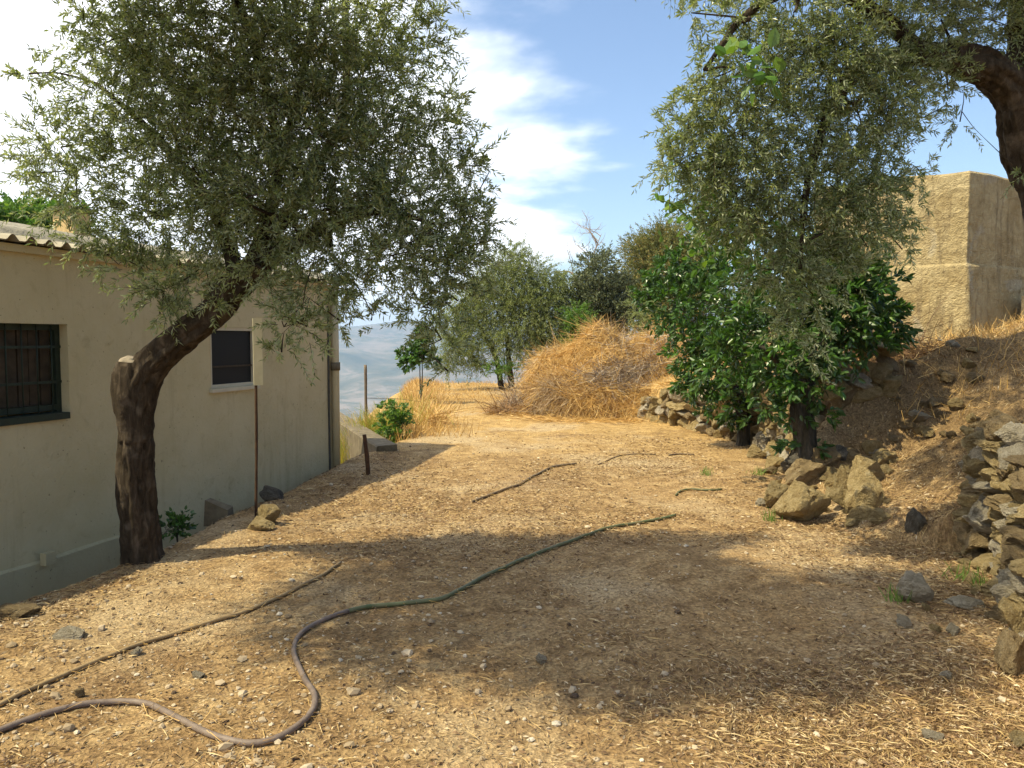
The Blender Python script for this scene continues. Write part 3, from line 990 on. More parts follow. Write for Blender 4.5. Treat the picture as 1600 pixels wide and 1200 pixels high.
def shrub(name, label, base, clumps, leaf, kw, seed, bark_m, cat='shrub', group=None, stems=5, spread=0.3, stem_r=0.03):
    g = np.random.default_rng(seed)
    base = np.asarray(base, float)
    root = thing(name, label, cat, base, group)
    skel = []
    mb = MB()
    C = np.array([c for c, r in clumps])
    cen = C.mean(0)
    for i in range(stems):
        e = cen + g.normal(0, spread, 3) * np.array([1, 1, 0.6])
        s = base + np.array([g.normal(0, spread * 0.3), g.normal(0, spread * 0.3), -0.08])
        P, r = resample([s, (s + e) / 2 + g.normal(0, spread * 0.25, 3), e], [stem_r, stem_r * 0.8, stem_r * 0.5], 0.08)
        mb.add(*tube(P, r, 6))
        skel += list(zip(P, r))
    mb.build('stems', bark_m, root, True, kind='stuff', origin=base)
    branches_to(clumps, skel, stem_r * 0.6, stem_r * 0.2, g).build('branches', bark_m, root, True, kind='stuff', origin=base)
    lv, lf, tv, tf = sprays(clumps, g=g, **kw)
    cr = obj('crown', lv - base, lf, leaf, root, kind='stuff')
    obj('twigs', tv - base, tf, bark_m, cr, kind='stuff')
    return root


def on_ground(px, Y):
    x = at(px, 600, Y)[0]
    return np.array([x, Y, float(H(x, Y))])


def blob(px, py, Y, rpx, rpy, ry, n, r, seed):
    """clumps filling an ellipsoid seen at a pixel"""
    g = np.random.default_rng(seed)
    c = at(px, py, Y)
    s = Y / F
    out = []
    for i in range(n):
        d = unit(g.normal(size=3)) * g.uniform(0.15, 1) ** 0.5
        out.append((c + d * np.array([rpx * s, ry, rpy * s]), r * g.uniform(0.75, 1.25)))
    return out


ev_kw = dict(per_m2=260, leaf_n=16, leaf_l=(0.06, 0.10), leaf_w=(0.03, 0.045), droop=0.1, twig_l=(0.2, 0.4), shape='broad')
shrub('evergreen_tree', 'dark grey-green evergreen tree with dense rounded crown behind the straw heap', on_ground(945, 24), blob(942, 452, 24, 36, 58, 0.9, 26, .5, 71) + blob(960, 500, 24, 40, 30, 0.8, 8, .5, 72), M['evergreen'], ev_kw, 73, M['olive_bark'], 'tree', None, 4, 0.3, 0.09)
shrub('scrub_thicket', 'tall olive-brown thicket with rusty top above the dark evergreen tree', on_ground(1030, 27), blob(1045, 410, 27, 62, 52, 1.4, 46, .6, 75) + blob(1060, 470, 26.5, 95, 65, 1.2, 40, .6, 76), M['scrub'], dict(ev_kw, leaf_l=(0.05, 0.09), leaf_w=(0.02, 0.035)), 77, M['olive_bark'], 'shrub', None, 6, 0.6, 0.06)
shrub('light_green_shrub', 'small light green shrub between the far olive and the evergreen tree', on_ground(905, 23), blob(905, 520, 23, 16, 40, 0.4, 9, .35, 78), M['bright'], dict(ev_kw, leaf_l=(0.05, 0.08)), 79, M['olive_bark'], 'shrub', None, 3, 0.15, 0.02)
shrub('grey_shrub', 'pale grey-green shrub at the foot of the thicket beside the straw heap top', on_ground(1005, 20), blob(1010, 492, 20, 26, 26, 0.5, 9, .32, 80), M['olive_far'], dict(ev_kw, leaf_l=(0.04, 0.06), leaf_w=(.012, .02)), 81, M['olive_bark'], 'shrub', None, 3, 0.2, 0.02)
shrub('undergrowth_shrub', 'low bright green shrub under the far olive tree', on_ground(800, 23.2), blob(800, 578, 23.2, 40, 10, 0.4, 10, .24, 82), M['bright'], dict(ev_kw, leaf_l=(0.04, 0.07), leaf_w=(.02, .03)), 83, M['olive_bark'], 'shrub', None, 4, 0.3, 0.012)
shrub('sapling', 'slender leafy sapling standing at the left edge of the far track', on_ground(656, 19), blob(648, 540, 19, 16, 34, 0.3, 10, .2, 84) + blob(655, 520, 19, 12, 12, 0.2, 3, .2, 85) + blob(670, 565, 19, 10, 16, 0.2, 3, .14, 86), M['citrus'], dict(ev_kw, per_m2=130, leaf_l=(0.08, 0.13), leaf_w=(.05, .08)), 87, M['citrus_bark'], 'sapling', None, 2, 0.06, 0.018)
shrub('roadside_bush', 'bright green bush at the left edge of the track by the house corner', on_ground(614, 12.9) + np.array([0, 0, 0]), blob(614, 655, 12.9, 21, 24, 0.26, 16, .15, 88) + blob(618, 676, 12.8, 16, 12, 0.2, 5, .12, 89), M['bright'], dict(ev_kw, per_m2=420, leaf_n=12, leaf_l=(0.04, 0.065), leaf_w=(.025, .04), twig_l=(.12, .28)), 90, M['citrus_bark'], 'bush', None, 4, 0.12, 0.012)
shrub('roof_side_tree', 'green treetop showing above the house roof at the left edge', np.array([-9.6, 12.0, -2.2]), blob(30, 352, 12.0, 75, 16, 0.8, 18, .34, 91) + blob(20, 400, 12.2, 90, 40, .8, 20, .4, 93), M['bright'], dict(ev_kw, leaf_l=(0.06, 0.10), leaf_w=(.035, .06)), 92, M['olive_bark'], 'tree', None, 4, 0.4, 0.07)
shrub('ivy_patch', 'low dark leafy plant on the ground between the leaning trunk and the wall', on_ground(272, 6.7), blob(272, 825, 6.7, 18, 9, 0.1, 7, .07, 94), M['citrus'], dict(ev_kw, per_m2=900, leaf_n=9, leaf_l=(0.035, 0.055), leaf_w=(.025, .04), twig_l=(.15, .3)), 95, M['citrus_bark'], 'plant', None, 3, 0.04, 0.006)


# bare tree far behind
def bare_tree():
    base = on_ground(905, 29)
    base[2] -= 0.2
    root = thing('bare_tree', 'leafless grey tree with fine twigs against the sky behind the evergreen', 'tree', base)
    g = np.random.default_rng(97)
    P, r = resample([base, at(908, 500, 29), at(900, 440, 29), at(890, 425, 29), at(868, 425, 29)], [0.08, 0.06, 0.045, 0.03, 0.012], 0.1)
    v, f = tube(P, r, 8, bark_rough(3, 0.15))
    obj('trunk', v - base, f, M['dead_twig'], root, True)
    P2, r2 = resample([at(906, 480, 29), at(918, 430, 29), at(930, 390, 29), at(940, 365, 29)], [0.04, 0.03, 0.02, 0.008], 0.1)
    v, f = tube(P2, r2, 6)
    obj('limb', v - base, f, M['dead_twig'], root, True)
    mb = MB()

    def grow(p, d, ln, r, lev):
        q = [p]
        for k in range(4):
            d = unit(d + g.normal(0, 0.25, 3) + np.array([0, 0, 0.08]))
            q.append(q[-1] + d * ln / 4)
        mb.add(*tube(np.array(q), np.linspace(r, r * 0.5, 5), 4, cap=False))
        if lev > 0:
            for k in range(3):
                grow(q[2 + k % 3], unit(d + g.normal(0, 0.7, 3)), ln * 0.62, r * 0.55, lev - 1)
    for i in range(9):
        k = g.integers(len(P2) // 3, len(P2))
        grow(P2[k], unit(np.array([g.normal(-0.2, 0.7), g.normal(0, 0.4), g.uniform(0.2, 1)])), 0.75, 0.018, 2)
    for i in range(6):
        k = g.integers(len(P) // 2, len(P))
        grow(P[k], unit(np.array([g.normal(-0.2, 0.6), g.normal(0, 0.4), g.uniform(0.2, 1)])), 0.7, 0.016, 2)
    mb.build('twigs', M['dead_twig'], root, False, kind='stuff', origin=base)


bare_tree()


# climbing vine with large leaves in the right olive
def vine(name, label, px_path, Y, n, lsize, seed, spread):
    g = np.random.default_rng(seed)
    pts = [at(px, py, Y) for px, py in px_path]
    base = pts[0]
    root = thing(name, label, 'vine', base, 'climbing vines in the right olive')
    P, r = resample(pts, np.linspace(0.008, 0.004, len(pts)), 0.05)
    v, f = tube(P, r, 5)
    obj('stem', v - base, f, M['weed'], root, True)
    k = g.integers(len(P) // 5, len(P), n)
    pos = P[k] + g.normal(0, spread, (n, 3))
    d = unit(g.normal(size=(n, 3)) + np.array([-0.4, -0.2, -0.4]))
    side = unit(np.cross(d, g.normal(size=(n, 3))))
    v, f = leaves_mesh(pos, d, side, g.uniform(*lsize, n), g.uniform(*lsize, n) * 0.72, 0.15, 'broad')
    obj('leaves', v - base, f, M['bright'], root, kind='stuff')


vine('climbing_vine', 'vine shoot with large heart-shaped leaves at the left fringe of the right olive', [(1090, 355), (1070, 335), (1050, 318), (1025, 312)], 5.45, 12, (0.06, 0.095), 101, 0.016)
vine('climbing_vine', 'vine with glowing yellow-green leaves near the top of the right olive curtain', [(1215, 150), (1200, 110), (1185, 85), (1150, 72)], 4.95, 30, (0.07, 0.12), 102, 0.05)

vine('climbing_vine', 'mass of light green vine leaves tangled low in the left of the right olive', [(1160, 430), (1135, 380), (1110, 330), (1095, 280)], 6.1, 420, (0.05, 0.085), 103, 0.14)

# ================================================================== the house
WC = np.array([-2.46, 11.0])                 # far corner of the long wall
WD = np.array([-0.2885, -0.9575])            # along the wall, towards the viewer
WN = np.array([0.9575, -0.2885])             # out of the wall, towards the yard


def W(s, out, z):
    p = WC + WD * s + WN * out
    return np.array([p[0], p[1], z])


def wall_s(px):
    """position along the wall seen at a pixel column"""
    k = (px - 800) / F
    # x = k y
    return (k * WC[1] - WC[0]) / (WD[0] - k * WD[1])


house = thing('house', 'low cream-plastered house with corrugated roof and two dark windows at left', 'house', W(4, 0, -0.6))
HO = np.array(house.location)
D3, N3, Z3 = np.array([*WD, 0]), np.array([*WN, 0]), np.array([0, 0, 1.0])
WL = 12.0
s1b = wall_s(106)                            # far jamb of the near window
s1a = s1b + 1.05
s2a, s2b = wall_s(329), wall_s(399)
z1a, z1b = 1.00, 1.775
z2a, z2b = 1.12, 1.78
EAVE = 2.36
TH = 0.22
# long wall as a grid of solid blocks around the openings
mb = MB()
ss = [0.0, s2b, s2a, s1b, s1a, WL]


def wall_block(a, b, z0, z1):
    mb.box(W(a, -TH, z0), D3 * (b - a), N3 * TH, Z3 * (z1 - z0))


def wall_front():
    # outer face, subdivided and slightly uneven, with holes; plus reveals
    S = np.unique(np.concatenate([np.arange(0, WL + 0.01, 0.12), [s1a, s1b, s2a, s2b]]))
    Zs = np.unique(np.concatenate([np.arange(-1.2, EAVE, 0.12), [EAVE, z1a, z1b, z2a, z2b]]))
    SS, ZZ = np.meshgrid(S, Zs, indexing='ij')
    out = 0.007 * fbm(SS * 1.3, ZZ * 1.3, 2.0, 4)
    P = np.array([WC[0], WC[1], 0])[None, None] + D3 * SS[..., None] + N3 * out[..., None] + Z3 * ZZ[..., None]
    n = len(Zs)
    sm = (S[:-1] + S[1:])[:, None] / 2
    zm = (Zs[:-1] + Zs[1:])[None] / 2
    hole = ((sm > s1b) & (sm < s1a) & (zm > z1a) & (zm < z1b)) | ((sm > s2b) & (sm < s2a) & (zm > z2a) & (zm < z2b))
    i = np.arange(len(S) - 1)[:, None] * n + np.arange(n - 1)[None]
    q = np.stack([i, i + 1, i + n + 1, i + n], -1)[~hole]
    mb.add(P.reshape(-1, 3), q)
    # reveals
    for a, b, z0, z1 in ((s1b, s1a, z1a, z1b), (s2b, s2a, z2a, z2b)):
        c = [W(a, 0.004, z0), W(b, 0.004, z0), W(b, 0.004, z1), W(a, 0.004, z1)]
        e = [W(a, -TH, z0), W(b, -TH, z0), W(b, -TH, z1), W(a, -TH, z1)]
        v = np.array(c + e)
        mb.add(v, np.array([[0, 1, 5, 4], [1, 2, 6, 5], [2, 3, 7, 6], [3, 0, 4, 7]]))
    # end wall and back
    back = 5.2
    zt = EAVE + 0.26
    v = np.array([W(0, 0, -1.6), W(0, 0, EAVE), W(0, -back / 2, zt), W(0, -back, EAVE), W(0, -back, -1.6)])
    mb.add(v, np.array([[0, 1, 2, 3, 4]]))
    v = np.array([W(WL, 0, -1.2), W(WL, 0, EAVE), W(WL, -back / 2, zt), W(WL, -back, EAVE), W(WL, -back, -1.2)])
    mb.add(v, np.array([[4, 3, 2, 1, 0]]))
    v = np.array([W(0, -back, -1.6), W(0, -back, EAVE), W(WL, -back, EAVE), W(WL, -back, -1.6)])
    mb.add(v, np.array([[0, 1, 2, 3]]))


wall_front()
mb.build('wall', M['plaster'], house, origin=HO)
# dark room behind the windows
for a, b, z0, z1 in ((s1b, s1a, z1a, z1b), (s2b, s2a, z2a, z2b)):
    mb = MB()
    mb.box(W(a - 0.3, -1.5, z0 - 0.3), D3 * (b - a + 0.6), N3 * 0.03, Z3 * (z1 - z0 + 0.6))
    mb.build('room_wall', M['brown_slat'], house, origin=HO)
# grey plinth along the foot
mb = MB()
S = np.arange(3.6, WL + 0.1, 0.2)
top = -0.165 + 0.025 * fbm(S * 1.1, S * 0, 3.0, 3)
for i in range(len(S) - 1):
    a, b = W(S[i], 0.03, -1.2), W(S[i + 1], 0.03, -1.2)
    a1, b1 = W(S[i], 0.03, -0.02 + top[i]), W(S[i + 1], 0.03, -0.02 + top[i + 1])
    a2, b2 = W(S[i], -0.01, top[i]), W(S[i + 1], -0.01, top[i + 1])
    mb.add(np.array([a, b, b1, a1, a2, b2]), [np.array([[3, 2, 1, 0], [4, 5, 2, 3]])])
mb.build('plinth', M['plinth'], house, origin=HO)
# cable and junction box along the plinth
cs = np.arange(5.3, WL, 0.15)
cp = [W(s, 0.045, -0.14 + 0.025 * math.sin(s * 2.1) + 0.02 * float(vnoise(s * 2, 0))) for s in cs]
P, r = resample(cp, np.full(len(cp), 0.009), 0.06)
v, f = tube(P, r, 6)
cb = obj('cable', v - HO, f, M['cable'], house, True)
mb = MB()
sj = wall_s(64)
mb.box(W(sj, 0.032, -0.19), D3 * 0.10, N3 * 0.06, Z3 * 0.10)
mb.build('junction_box', M['plinth'], house, origin=HO)

# near window: green frame and iron bars in front of brown boards
win = link('window', None, None, house)
win.location = (0, 0, 0)
mb = MB()
fw = 0.05
o = -0.13
for a, b, z0, z1 in ((s1b, s1a, z1b - fw, z1b), (s1b, s1b + fw, z1a, z1b - fw), (s1a - fw, s1a, z1a, z1b - fw), (s1b + fw, s1a - fw, z1a + 0.05, z1a + 0.1)):
    mb.box(W(a, o, z0), D3 * (b - a), N3 * 0.05, Z3 * (z1 - z0))
mb.build('frame', M['green_paint'], win, origin=HO)
mb = MB()
mb.box(W(s1b + 0.02, o - 0.02, z1a - 0.02), D3 * (s1a - s1b - 0.04), N3 * 0.18, Z3 * 0.055)
mb.build('sill', M['green_paint'], win, origin=HO)
nb = 9
for i in range(nb):
    s = s1b + fw + (s1a - s1b - 2 * fw) * (i + 0.02) / nb
    mb = MB()
    mb.box(W(s, o - 0.03 - 0.006 * (i % 2), z1a + 0.1), D3 * ((s1a - s1b - 2 * fw) / nb - 0.012), N3 * 0.022, Z3 * (z1b - fw - z1a - 0.1))
    mb.build('board', M['brown_slat'], win, origin=HO)
for i in range(7):
    s = s1b + 0.1 + i * (s1a - s1b - 0.2) / 6
    v, f = tube(np.array([W(s, o + 0.065, z1a + 0.03), W(s, o + 0.065, z1b - 0.002)]), 0.006, 6)
    obj('bar', v - HO, f, M['green_paint'], win, True)
for z in (z1a + 0.28, z1b - 0.2):
    mb = MB()
    mb.box(W(s1b + 0.005, o + 0.058, z), D3 * (s1a - s1b - 0.01), N3 * 0.006, Z3 * 0.022)
    mb.build('crossbar', M['green_paint'], win, origin=HO)
# far window: white frame, opaque insect screen coloured as the dark interior, one bar
win2 = link('window', None, None, house)
mb = MB()
o = -0.06
fw = 0.035
for a, b, z0, z1 in ((s2b, s2a, z2a, z2a + fw), (s2b, s2a, z2b - fw, z2b), (s2b, s2b + fw, z2a + fw, z2b - fw), (s2a - fw, s2a, z2a + fw, z2b - fw)):
    mb.box(W(a, o, z0), D3 * (b - a), N3 * 0.05, Z3 * (z1 - z0))
mb.build('frame', M['white_frame'], win2, origin=HO)
mb = MB()
mb.box(W(s2b + fw, o + 0.015, z2a + fw), D3 * (s2a - s2b - 2 * fw), N3 * 0.006, Z3 * (z2b - z2a - 2 * fw))
mb.build('pane', M['dark_screen'], win2, origin=HO)
mb = MB()
mb.box(W(s2b + fw, o + 0.024, z2a + 0.22), D3 * (s2a - s2b - 2 * fw), N3 * 0.014, Z3 * 0.02)
mb.build('glazing_bar', M['brown_slat'], win2, origin=HO)
mb = MB()
mb.box(W(s2b - 0.03, -0.008, z2a - 0.045), D3 * (s2a - s2b + 0.06), N3 * 0.05, Z3 * 0.04)
mb.build('sill', M['white_frame'], win2, origin=HO)

# roof: overlapping corrugated sheets
PITCHW = 0.165
roof = link('roof', None, None, house)
slope = 0.10
back = 5.2
nsheet = int((WL + 0.3) / (PITCHW * 6))
for side in (0, 1):
    for k in range(nsheet + 1):
        a = -0.12 + k * PITCHW * 6
        b = min(a + PITCHW * 6 + 0.06, WL + 0.15)
        S = np.arange(a, b + 1e-6, PITCHW / 10)
        lift = 0.006 * (k % 2)
        Uo = np.linspace(0.13, -back / 2, 8)
        prof = np.maximum(0.033 * np.cos(S / PITCHW * 2 * math.pi), -0.014)
        vs = []
        for th in (0.0, -0.009):
            for u in Uo:
                uu = u if side == 0 else -back - u
                z = EAVE + 0.055 + (0.13 - u) * slope + lift + th
                vs.append(np.array([W(s, uu, z + p_) for s, p_ in zip(S, prof)]))
        n = len(S)
        V = np.concatenate(vs)
        nu = len(Uo)
        q = []
        for layer in (0, 1):
            i = layer * nu * n + np.arange(nu - 1)[:, None] * n + np.arange(n - 1)[None]
            q.append(np.stack([i, i + 1, i + n + 1, i + n], -1).reshape(-1, 4))
        j = np.arange(n - 1)
        q.append(np.stack([j, j + 1, nu * n + j + 1, nu * n + j], -1))
        obj('roof_sheet', V - HO, np.concatenate(q), M['roof_sheet'], roof, True)
# mortar band laid over the sheets just behind the eave
mb = MB()
S = np.arange(-0.1, WL, 0.1)
Uo = np.linspace(0.02, -1.15, 12)
V = []
for u in Uo:
    bump_ = math.sin(math.pi * np.clip((0.02 - u) / 1.17, 0, 1)) ** 0.5
    zz_ = EAVE + 0.05 + (0.13 - u) * slope + 0.16 * bump_ + 0.03 * fbm(S * 1.6, np.full_like(S, u * 3), 7.0, 3) * bump_
    V.append(np.array([W(s, u, z) for s, z in zip(S, zz_)]))
n = len(S)
i = np.arange(len(Uo) - 1)[:, None] * n + np.arange(n - 1)[None]
obj('mortar_band', np.concatenate(V) - HO, np.stack([i, i + 1, i + n + 1, i + n], -1).reshape(-1, 4), M['roof_mortar'], roof, True)
# chimney
mb = MB()
ch = at(143, 392, 8.6)
zc = 2.4
mb.box(np.array([ch[0], 8.6, zc]), D3 * 0.24, -N3 * 0.26, Z3 * 0.6)
chim = mb.build('chimney', M['yellow_plaster'], roof, origin=HO)
mb = MB()
mb.box(np.array([ch[0], 8.6, zc + 0.6]) - D3 * 0.03 + N3 * 0.03, D3 * 0.30, -N3 * 0.32, Z3 * 0.05)
mb.build('chimney_cap', M['concrete'], chim, origin=HO)
# eave fascia
mb = MB()
mb.box(W(-0.02, 0.0, EAVE - 0.03), D3 * (WL), N3 * 0.05, Z3 * 0.06)
mb.build('fascia', M['plaster'], house, origin=HO)
# downpipe at the corner
pp = [W(0.12, 0.06, EAVE - 0.02), W(0.12, 0.06, 1.4), W(0.12, 0.06, -0.4)]
v, f = tube(np.array(pp), 0.05, 14)
dp = obj('downpipe', v - HO, f, M['pipe'], house, True)
for z in (1.22,):
    v, f = tube(np.array([W(0.12, 0.06, z), W(0.12, 0.06, z + 0.11)]), 0.064, 14)
    obj('bracket', v - HO, f, M['bracket'], dp, True)
mb = MB()
mb.box(W(0.20, 0.002, -0.5), D3 * 0.035, N3 * 0.012, Z3 * 2.6)  # dark strip painted as the shade in the gap beside the pipe
mb.build('gap_shade_strip', M['cable'], dp, origin=HO)

# ================================================================== water tank on the terrace
ck = at(1508, 490, 12.0)
tz0, tz1 = 1.55, 4.2
tc0 = np.array([ck[0], 12.0])
dl = np.array([-0.76, 0.65])
dr_ = np.array([0.86, 0.51])
tank = thing('water_tank', 'rough ochre-rendered water tank with bulging foot on the right terrace', 'tank', (*tc0, tz0))
TO = np.array(tank.location)
nlft = np.array([-0.65, -0.76])
nrgt = np.array([0.51, -0.86])
# outline around the tank, rounded corner, as a closed ring of columns
LL, RL = 2.3, 4.4
outline, nor = [], []
for s in np.linspace(LL, 0.02, 60):
    outline.append(tc0 + dl * s)
    nor.append(nlft)
for k in np.linspace(0, 1, 6)[1:-1]:
    p = tc0 + dl * 0.02 * (1 - k) ** 2 + dr_ * 0.02 * k ** 2
    outline.append(p)
    nn = nlft * (1 - k) + nrgt * k
    nor.append(nn / np.linalg.norm(nn))
for s in np.linspace(0.02, RL, 80):
    outline.append(tc0 + dr_ * s)
    nor.append(nrgt)
outline.append(tc0 + dr_ * RL + dl * LL)
nor.append(-(nlft + nrgt) / 2)
outline, nor = np.array(outline), np.array(nor)
zs = np.concatenate([np.linspace(tz0, 2.75, 26), np.linspace(2.77, tz1, 40)])
V = []
for z in zs:
    bulge = 0.03 * smooth(np.array((2.80 - z) / 0.04)) + 0.07 * np.clip((2.8 - z) / 1.2, 0, 1)
    n_ = 0.012 * fbm(outline[:, 0] * 2.3, outline[:, 1] * 2.3, z * 2.3, 3) + 0.006 * fbm(outline[:, 0] * 14, outline[:, 1] * 14, z * 14, 2)
    ztop = -0.10 * smooth((z - 4.0) / 0.2) * 0
    off = bulge + n_ - 0.03 * smooth(np.array((z - (tz1 - 0.04)) / 0.04))
    # the rim sinks a little away from the corner
    V.append(np.column_stack([outline + nor * off[:, None], np.full(len(outline), z) + 0.03 * fbm(outline[:, 0] * 1.1, outline[:, 1] * 1.1, 3.0, 2) * (z > 4.0)]))
nO = len(outline)
V = np.concatenate(V)
i = np.arange(len(zs) - 1)[:, None] * nO
j = np.arange(nO)[None]
k = (np.arange(nO)[None] + 1) % nO
q = np.stack([i + j, i + k, i + nO + k, i + nO + j], -1).reshape(-1, 4)
obj('wall', V - TO, [q], M['tank'], tank, False)
v = V[-nO:] - TO
obj('top_slab', np.vstack([v, v.mean(0)]), np.stack([np.arange(nO), (np.arange(nO) + 1) % nO, np.full(nO, nO)], -1), M['tank'], tank, False)

# a dark concrete step beside the tank
p = at(1592, 466, 12.6)
mb = MB()
mb.box(np.array([p[0] - 0.15, 12.3, 1.9]), np.array([1.2, 0.75, 0]), np.array([0.3, -0.45, 0]), Z3 * 0.42)
st = mb.build('step_block', M['concrete'], None)
tag(st, 'dark concrete block at the foot of the shaded side of the water tank', 'block')

# ================================================================== stones
def rock_mesh(name, seed, sub=4, flat=1.0):
    g = np.random.default_rng(seed)
    bm = bmesh.new()
    bmesh.ops.create_icosphere(bm, subdivisions=sub, radius=1.0)
    v = np.array([x.co[:] for x in bm.verts])
    f = np.array([[x.index for x in fc.verts] for fc in bm.faces])
    bm.free()
    d = unit(v)
    N = unit(g.normal(size=(10, 3)))
    h = g.uniform(0.42, 0.9, 10)
    c = np.maximum(d @ N.T, 1e-3)
    rr_ = h[None] / c
    r = -np.log(np.exp(-60 * np.minimum(rr_, 3)).sum(1) + 1e-40) / 60
    r = np.clip(r, 0.35, 1.25)
    r = r * (1 + 0.09 * fbm(d[:, 0] * 2.6 + seed, d[:, 1] * 2.6, d[:, 2] * 2.6, 4) + 0.045 * fbm(d[:, 0] * 7 + seed, d[:, 1] * 7, d[:, 2] * 7, 3))
    q_ = np.abs(fbm(d[:, 0] * 4.1 + seed, d[:, 1] * 4.1, d[:, 2] * 4.1 + 7, 3))
    r = r * (1.03 - 0.10 * np.exp(-(q_ / 0.09) ** 2)) + 0.016 * fbm(d[:, 0] * 15, d[:, 1] * 15 + seed, d[:, 2] * 15, 2)
    v = d * r[:, None]
    lo, hi = v.min(0), v.max(0)
    v = (v - (lo + hi) / 2) / (hi - lo) * 2          # fills the cube -1..1
    return make_mesh(name, v, f, False)


ROCKS = {}
for mk in ('ochre_rock', 'grey_rock', 'dark_rock', 'brown_rock'):
    ROCKS[mk] = []
    for s in range(9):
        me = rock_mesh('rock_' + mk, 300 + s * 7 + len(mk), 4)
        me.materials.append(M[mk])
        ROCKS[mk].append(me)


def stone(name, mk, shape, loc, size, rot, parent=None):
    o = bpy.data.objects.new(name, ROCKS[mk][shape % 9])
    o.location = loc
    o.scale = (size[0] / 2, size[1] / 2, size[2] / 2)
    o.rotation_euler = rot
    COL.objects.link(o)
    if parent is not None:
        o.parent = parent
    return o


def loose(px, py, w, h, mk, label, shape, tilt=0.0, depth=0.9, name='stone', rz=None, group=None, sink=0.12):
    """a stone whose foot is seen at (px, py), w x h pixels large"""
    p = ground_hit(px, py)
    s = math.hypot(p[0], p[1]) / math.hypot((px - 800) / F, 1) / F
    if group:
        w, h = w * 1.2, h * 1.15
    W_, H_ = w * s, h * s
    D_ = W_ * depth
    loc = p + np.array([p[0] / p[1] * D_ * 0.35, D_ * 0.35, H_ * (0.5 - sink)])
    o = stone(name, mk, shape, loc, (W_, D_, H_ * 1.1), (0, tilt, rz if rz is not None else 0.3 * math.sin(shape * 3.3)))
    tag(o, label, 'stone', group)
    return o


# the tumbled boulders at the foot of the bank
BG = 'tumbled boulders at the foot of the bank'
loose(1259, 820, 74, 60, 'ochre_rock', 'largest ochre boulder of the tumbled group in front of the dark citrus trunk', 0, 0.15, 0.8, 'boulder', 0.2, BG)
loose(1209, 796, 42, 42, 'ochre_rock', 'angular pale slab leaning against the left side of the largest boulder', 1, 0.5, 0.7, 'boulder', 0.5, BG)
loose(1257, 766, 66, 44, 'brown_rock', 'shaded brown boulder right behind and above the largest boulder', 2, 0, 0.7, 'boulder', None, BG)
loose(1240, 742, 36, 30, 'dark_rock', 'dark grey stone at the left foot of the thick citrus trunk', 3, 0, 0.8, 'boulder', None, BG)
loose(1285, 738, 52, 34, 'brown_rock', 'brown slab at the right foot of the thick citrus trunk', 4, 0.1, 0.8, 'boulder', None, BG)
loose(1312, 800, 34, 40, 'ochre_rock', 'upright ochre stone just right of the dark gap beside the largest boulder', 5, -0.3, 0.8, 'boulder', None, BG)
loose(1316, 776, 30, 46, 'ochre_rock', 'narrow tall stone above the upright ochre stone', 6, 0.1, 0.8, 'boulder', None, BG)
loose(1355, 800, 54, 62, 'ochre_rock', 'rough orange-ochre boulder at the right of the tumbled group', 7, 0.2, 0.8, 'boulder', None, BG)
loose(1362, 758, 56, 36, 'ochre_rock', 'broad slab resting on top of the orange-ochre boulder', 8, 0.25, 0.7, 'boulder', None, BG)
loose(1322, 743, 26, 16, 'ochre_rock', 'small pale flat stone lying on the middle of the tumbled group', 0, 0, 0.8, 'stone', 1.0, BG)
loose(1361, 716, 24, 26, 'ochre_rock', 'topmost rounded stone of the tumbled group', 3, 0.3, 0.9, 'stone', None, BG)
loose(1380, 732, 36, 28, 'ochre_rock', 'pale rounded stone at the upper right end of the tumbled group', 2, 0.1, 0.9, 'stone', None, BG)
loose(1356, 732, 22, 20, 'brown_rock', 'small brown stone wedged between the two topmost stones', 5, 0, 0.9, 'stone', None, BG)
loose(1335, 726, 32, 22, 'brown_rock', 'brown stone above the small pale flat stone', 7, 0.2, 0.9, 'stone', None, BG)
loose(1343, 818, 32, 24, 'ochre_rock', 'low blocky stone in front of the orange-ochre boulder', 4, 0, 0.9, 'stone', 0.6, BG)
loose(1376, 820, 40, 22, 'ochre_rock', 'low broad stone half covered by litter right of the blocky stone', 6, 0.1, 0.8, 'stone', None, BG)
loose(1330, 826, 18, 12, 'ochre_rock', 'small stone lying in front of the low blocky stone', 1, 0, 0.9, 'stone', None, BG)
loose(1192, 704, 40, 26, 'grey_rock', 'slanting pale grey slab beside the slender citrus trunk', 8, -0.45, 0.7, 'stone', 0.2, BG)
loose(1208, 716, 34, 24, 'ochre_rock', 'lumpy yellow stone in front of the slanting grey slab', 0, 0, 0.8, 'stone', 0.9, BG)
loose(1211, 732, 28, 16, 'ochre_rock', 'small yellow stone below the lumpy yellow stone', 3, 0, 0.8, 'stone', 2.0, BG)
loose(1180, 716, 26, 20, 'ochre_rock', 'rounded stone at the left foot of the slanting grey slab', 6, 0, 0.9, 'stone', None, BG)
loose(1297, 716, 26, 16, 'ochre_rock', 'pale flat stone right of the thick citrus trunk under the wall end', 1, 0.1, 0.9, 'stone', None, BG)
loose(1318, 722, 30, 22, 'dark_rock', 'dark stone below the end of the dry stone wall', 2, 0.1, 0.9, 'stone', None, BG)
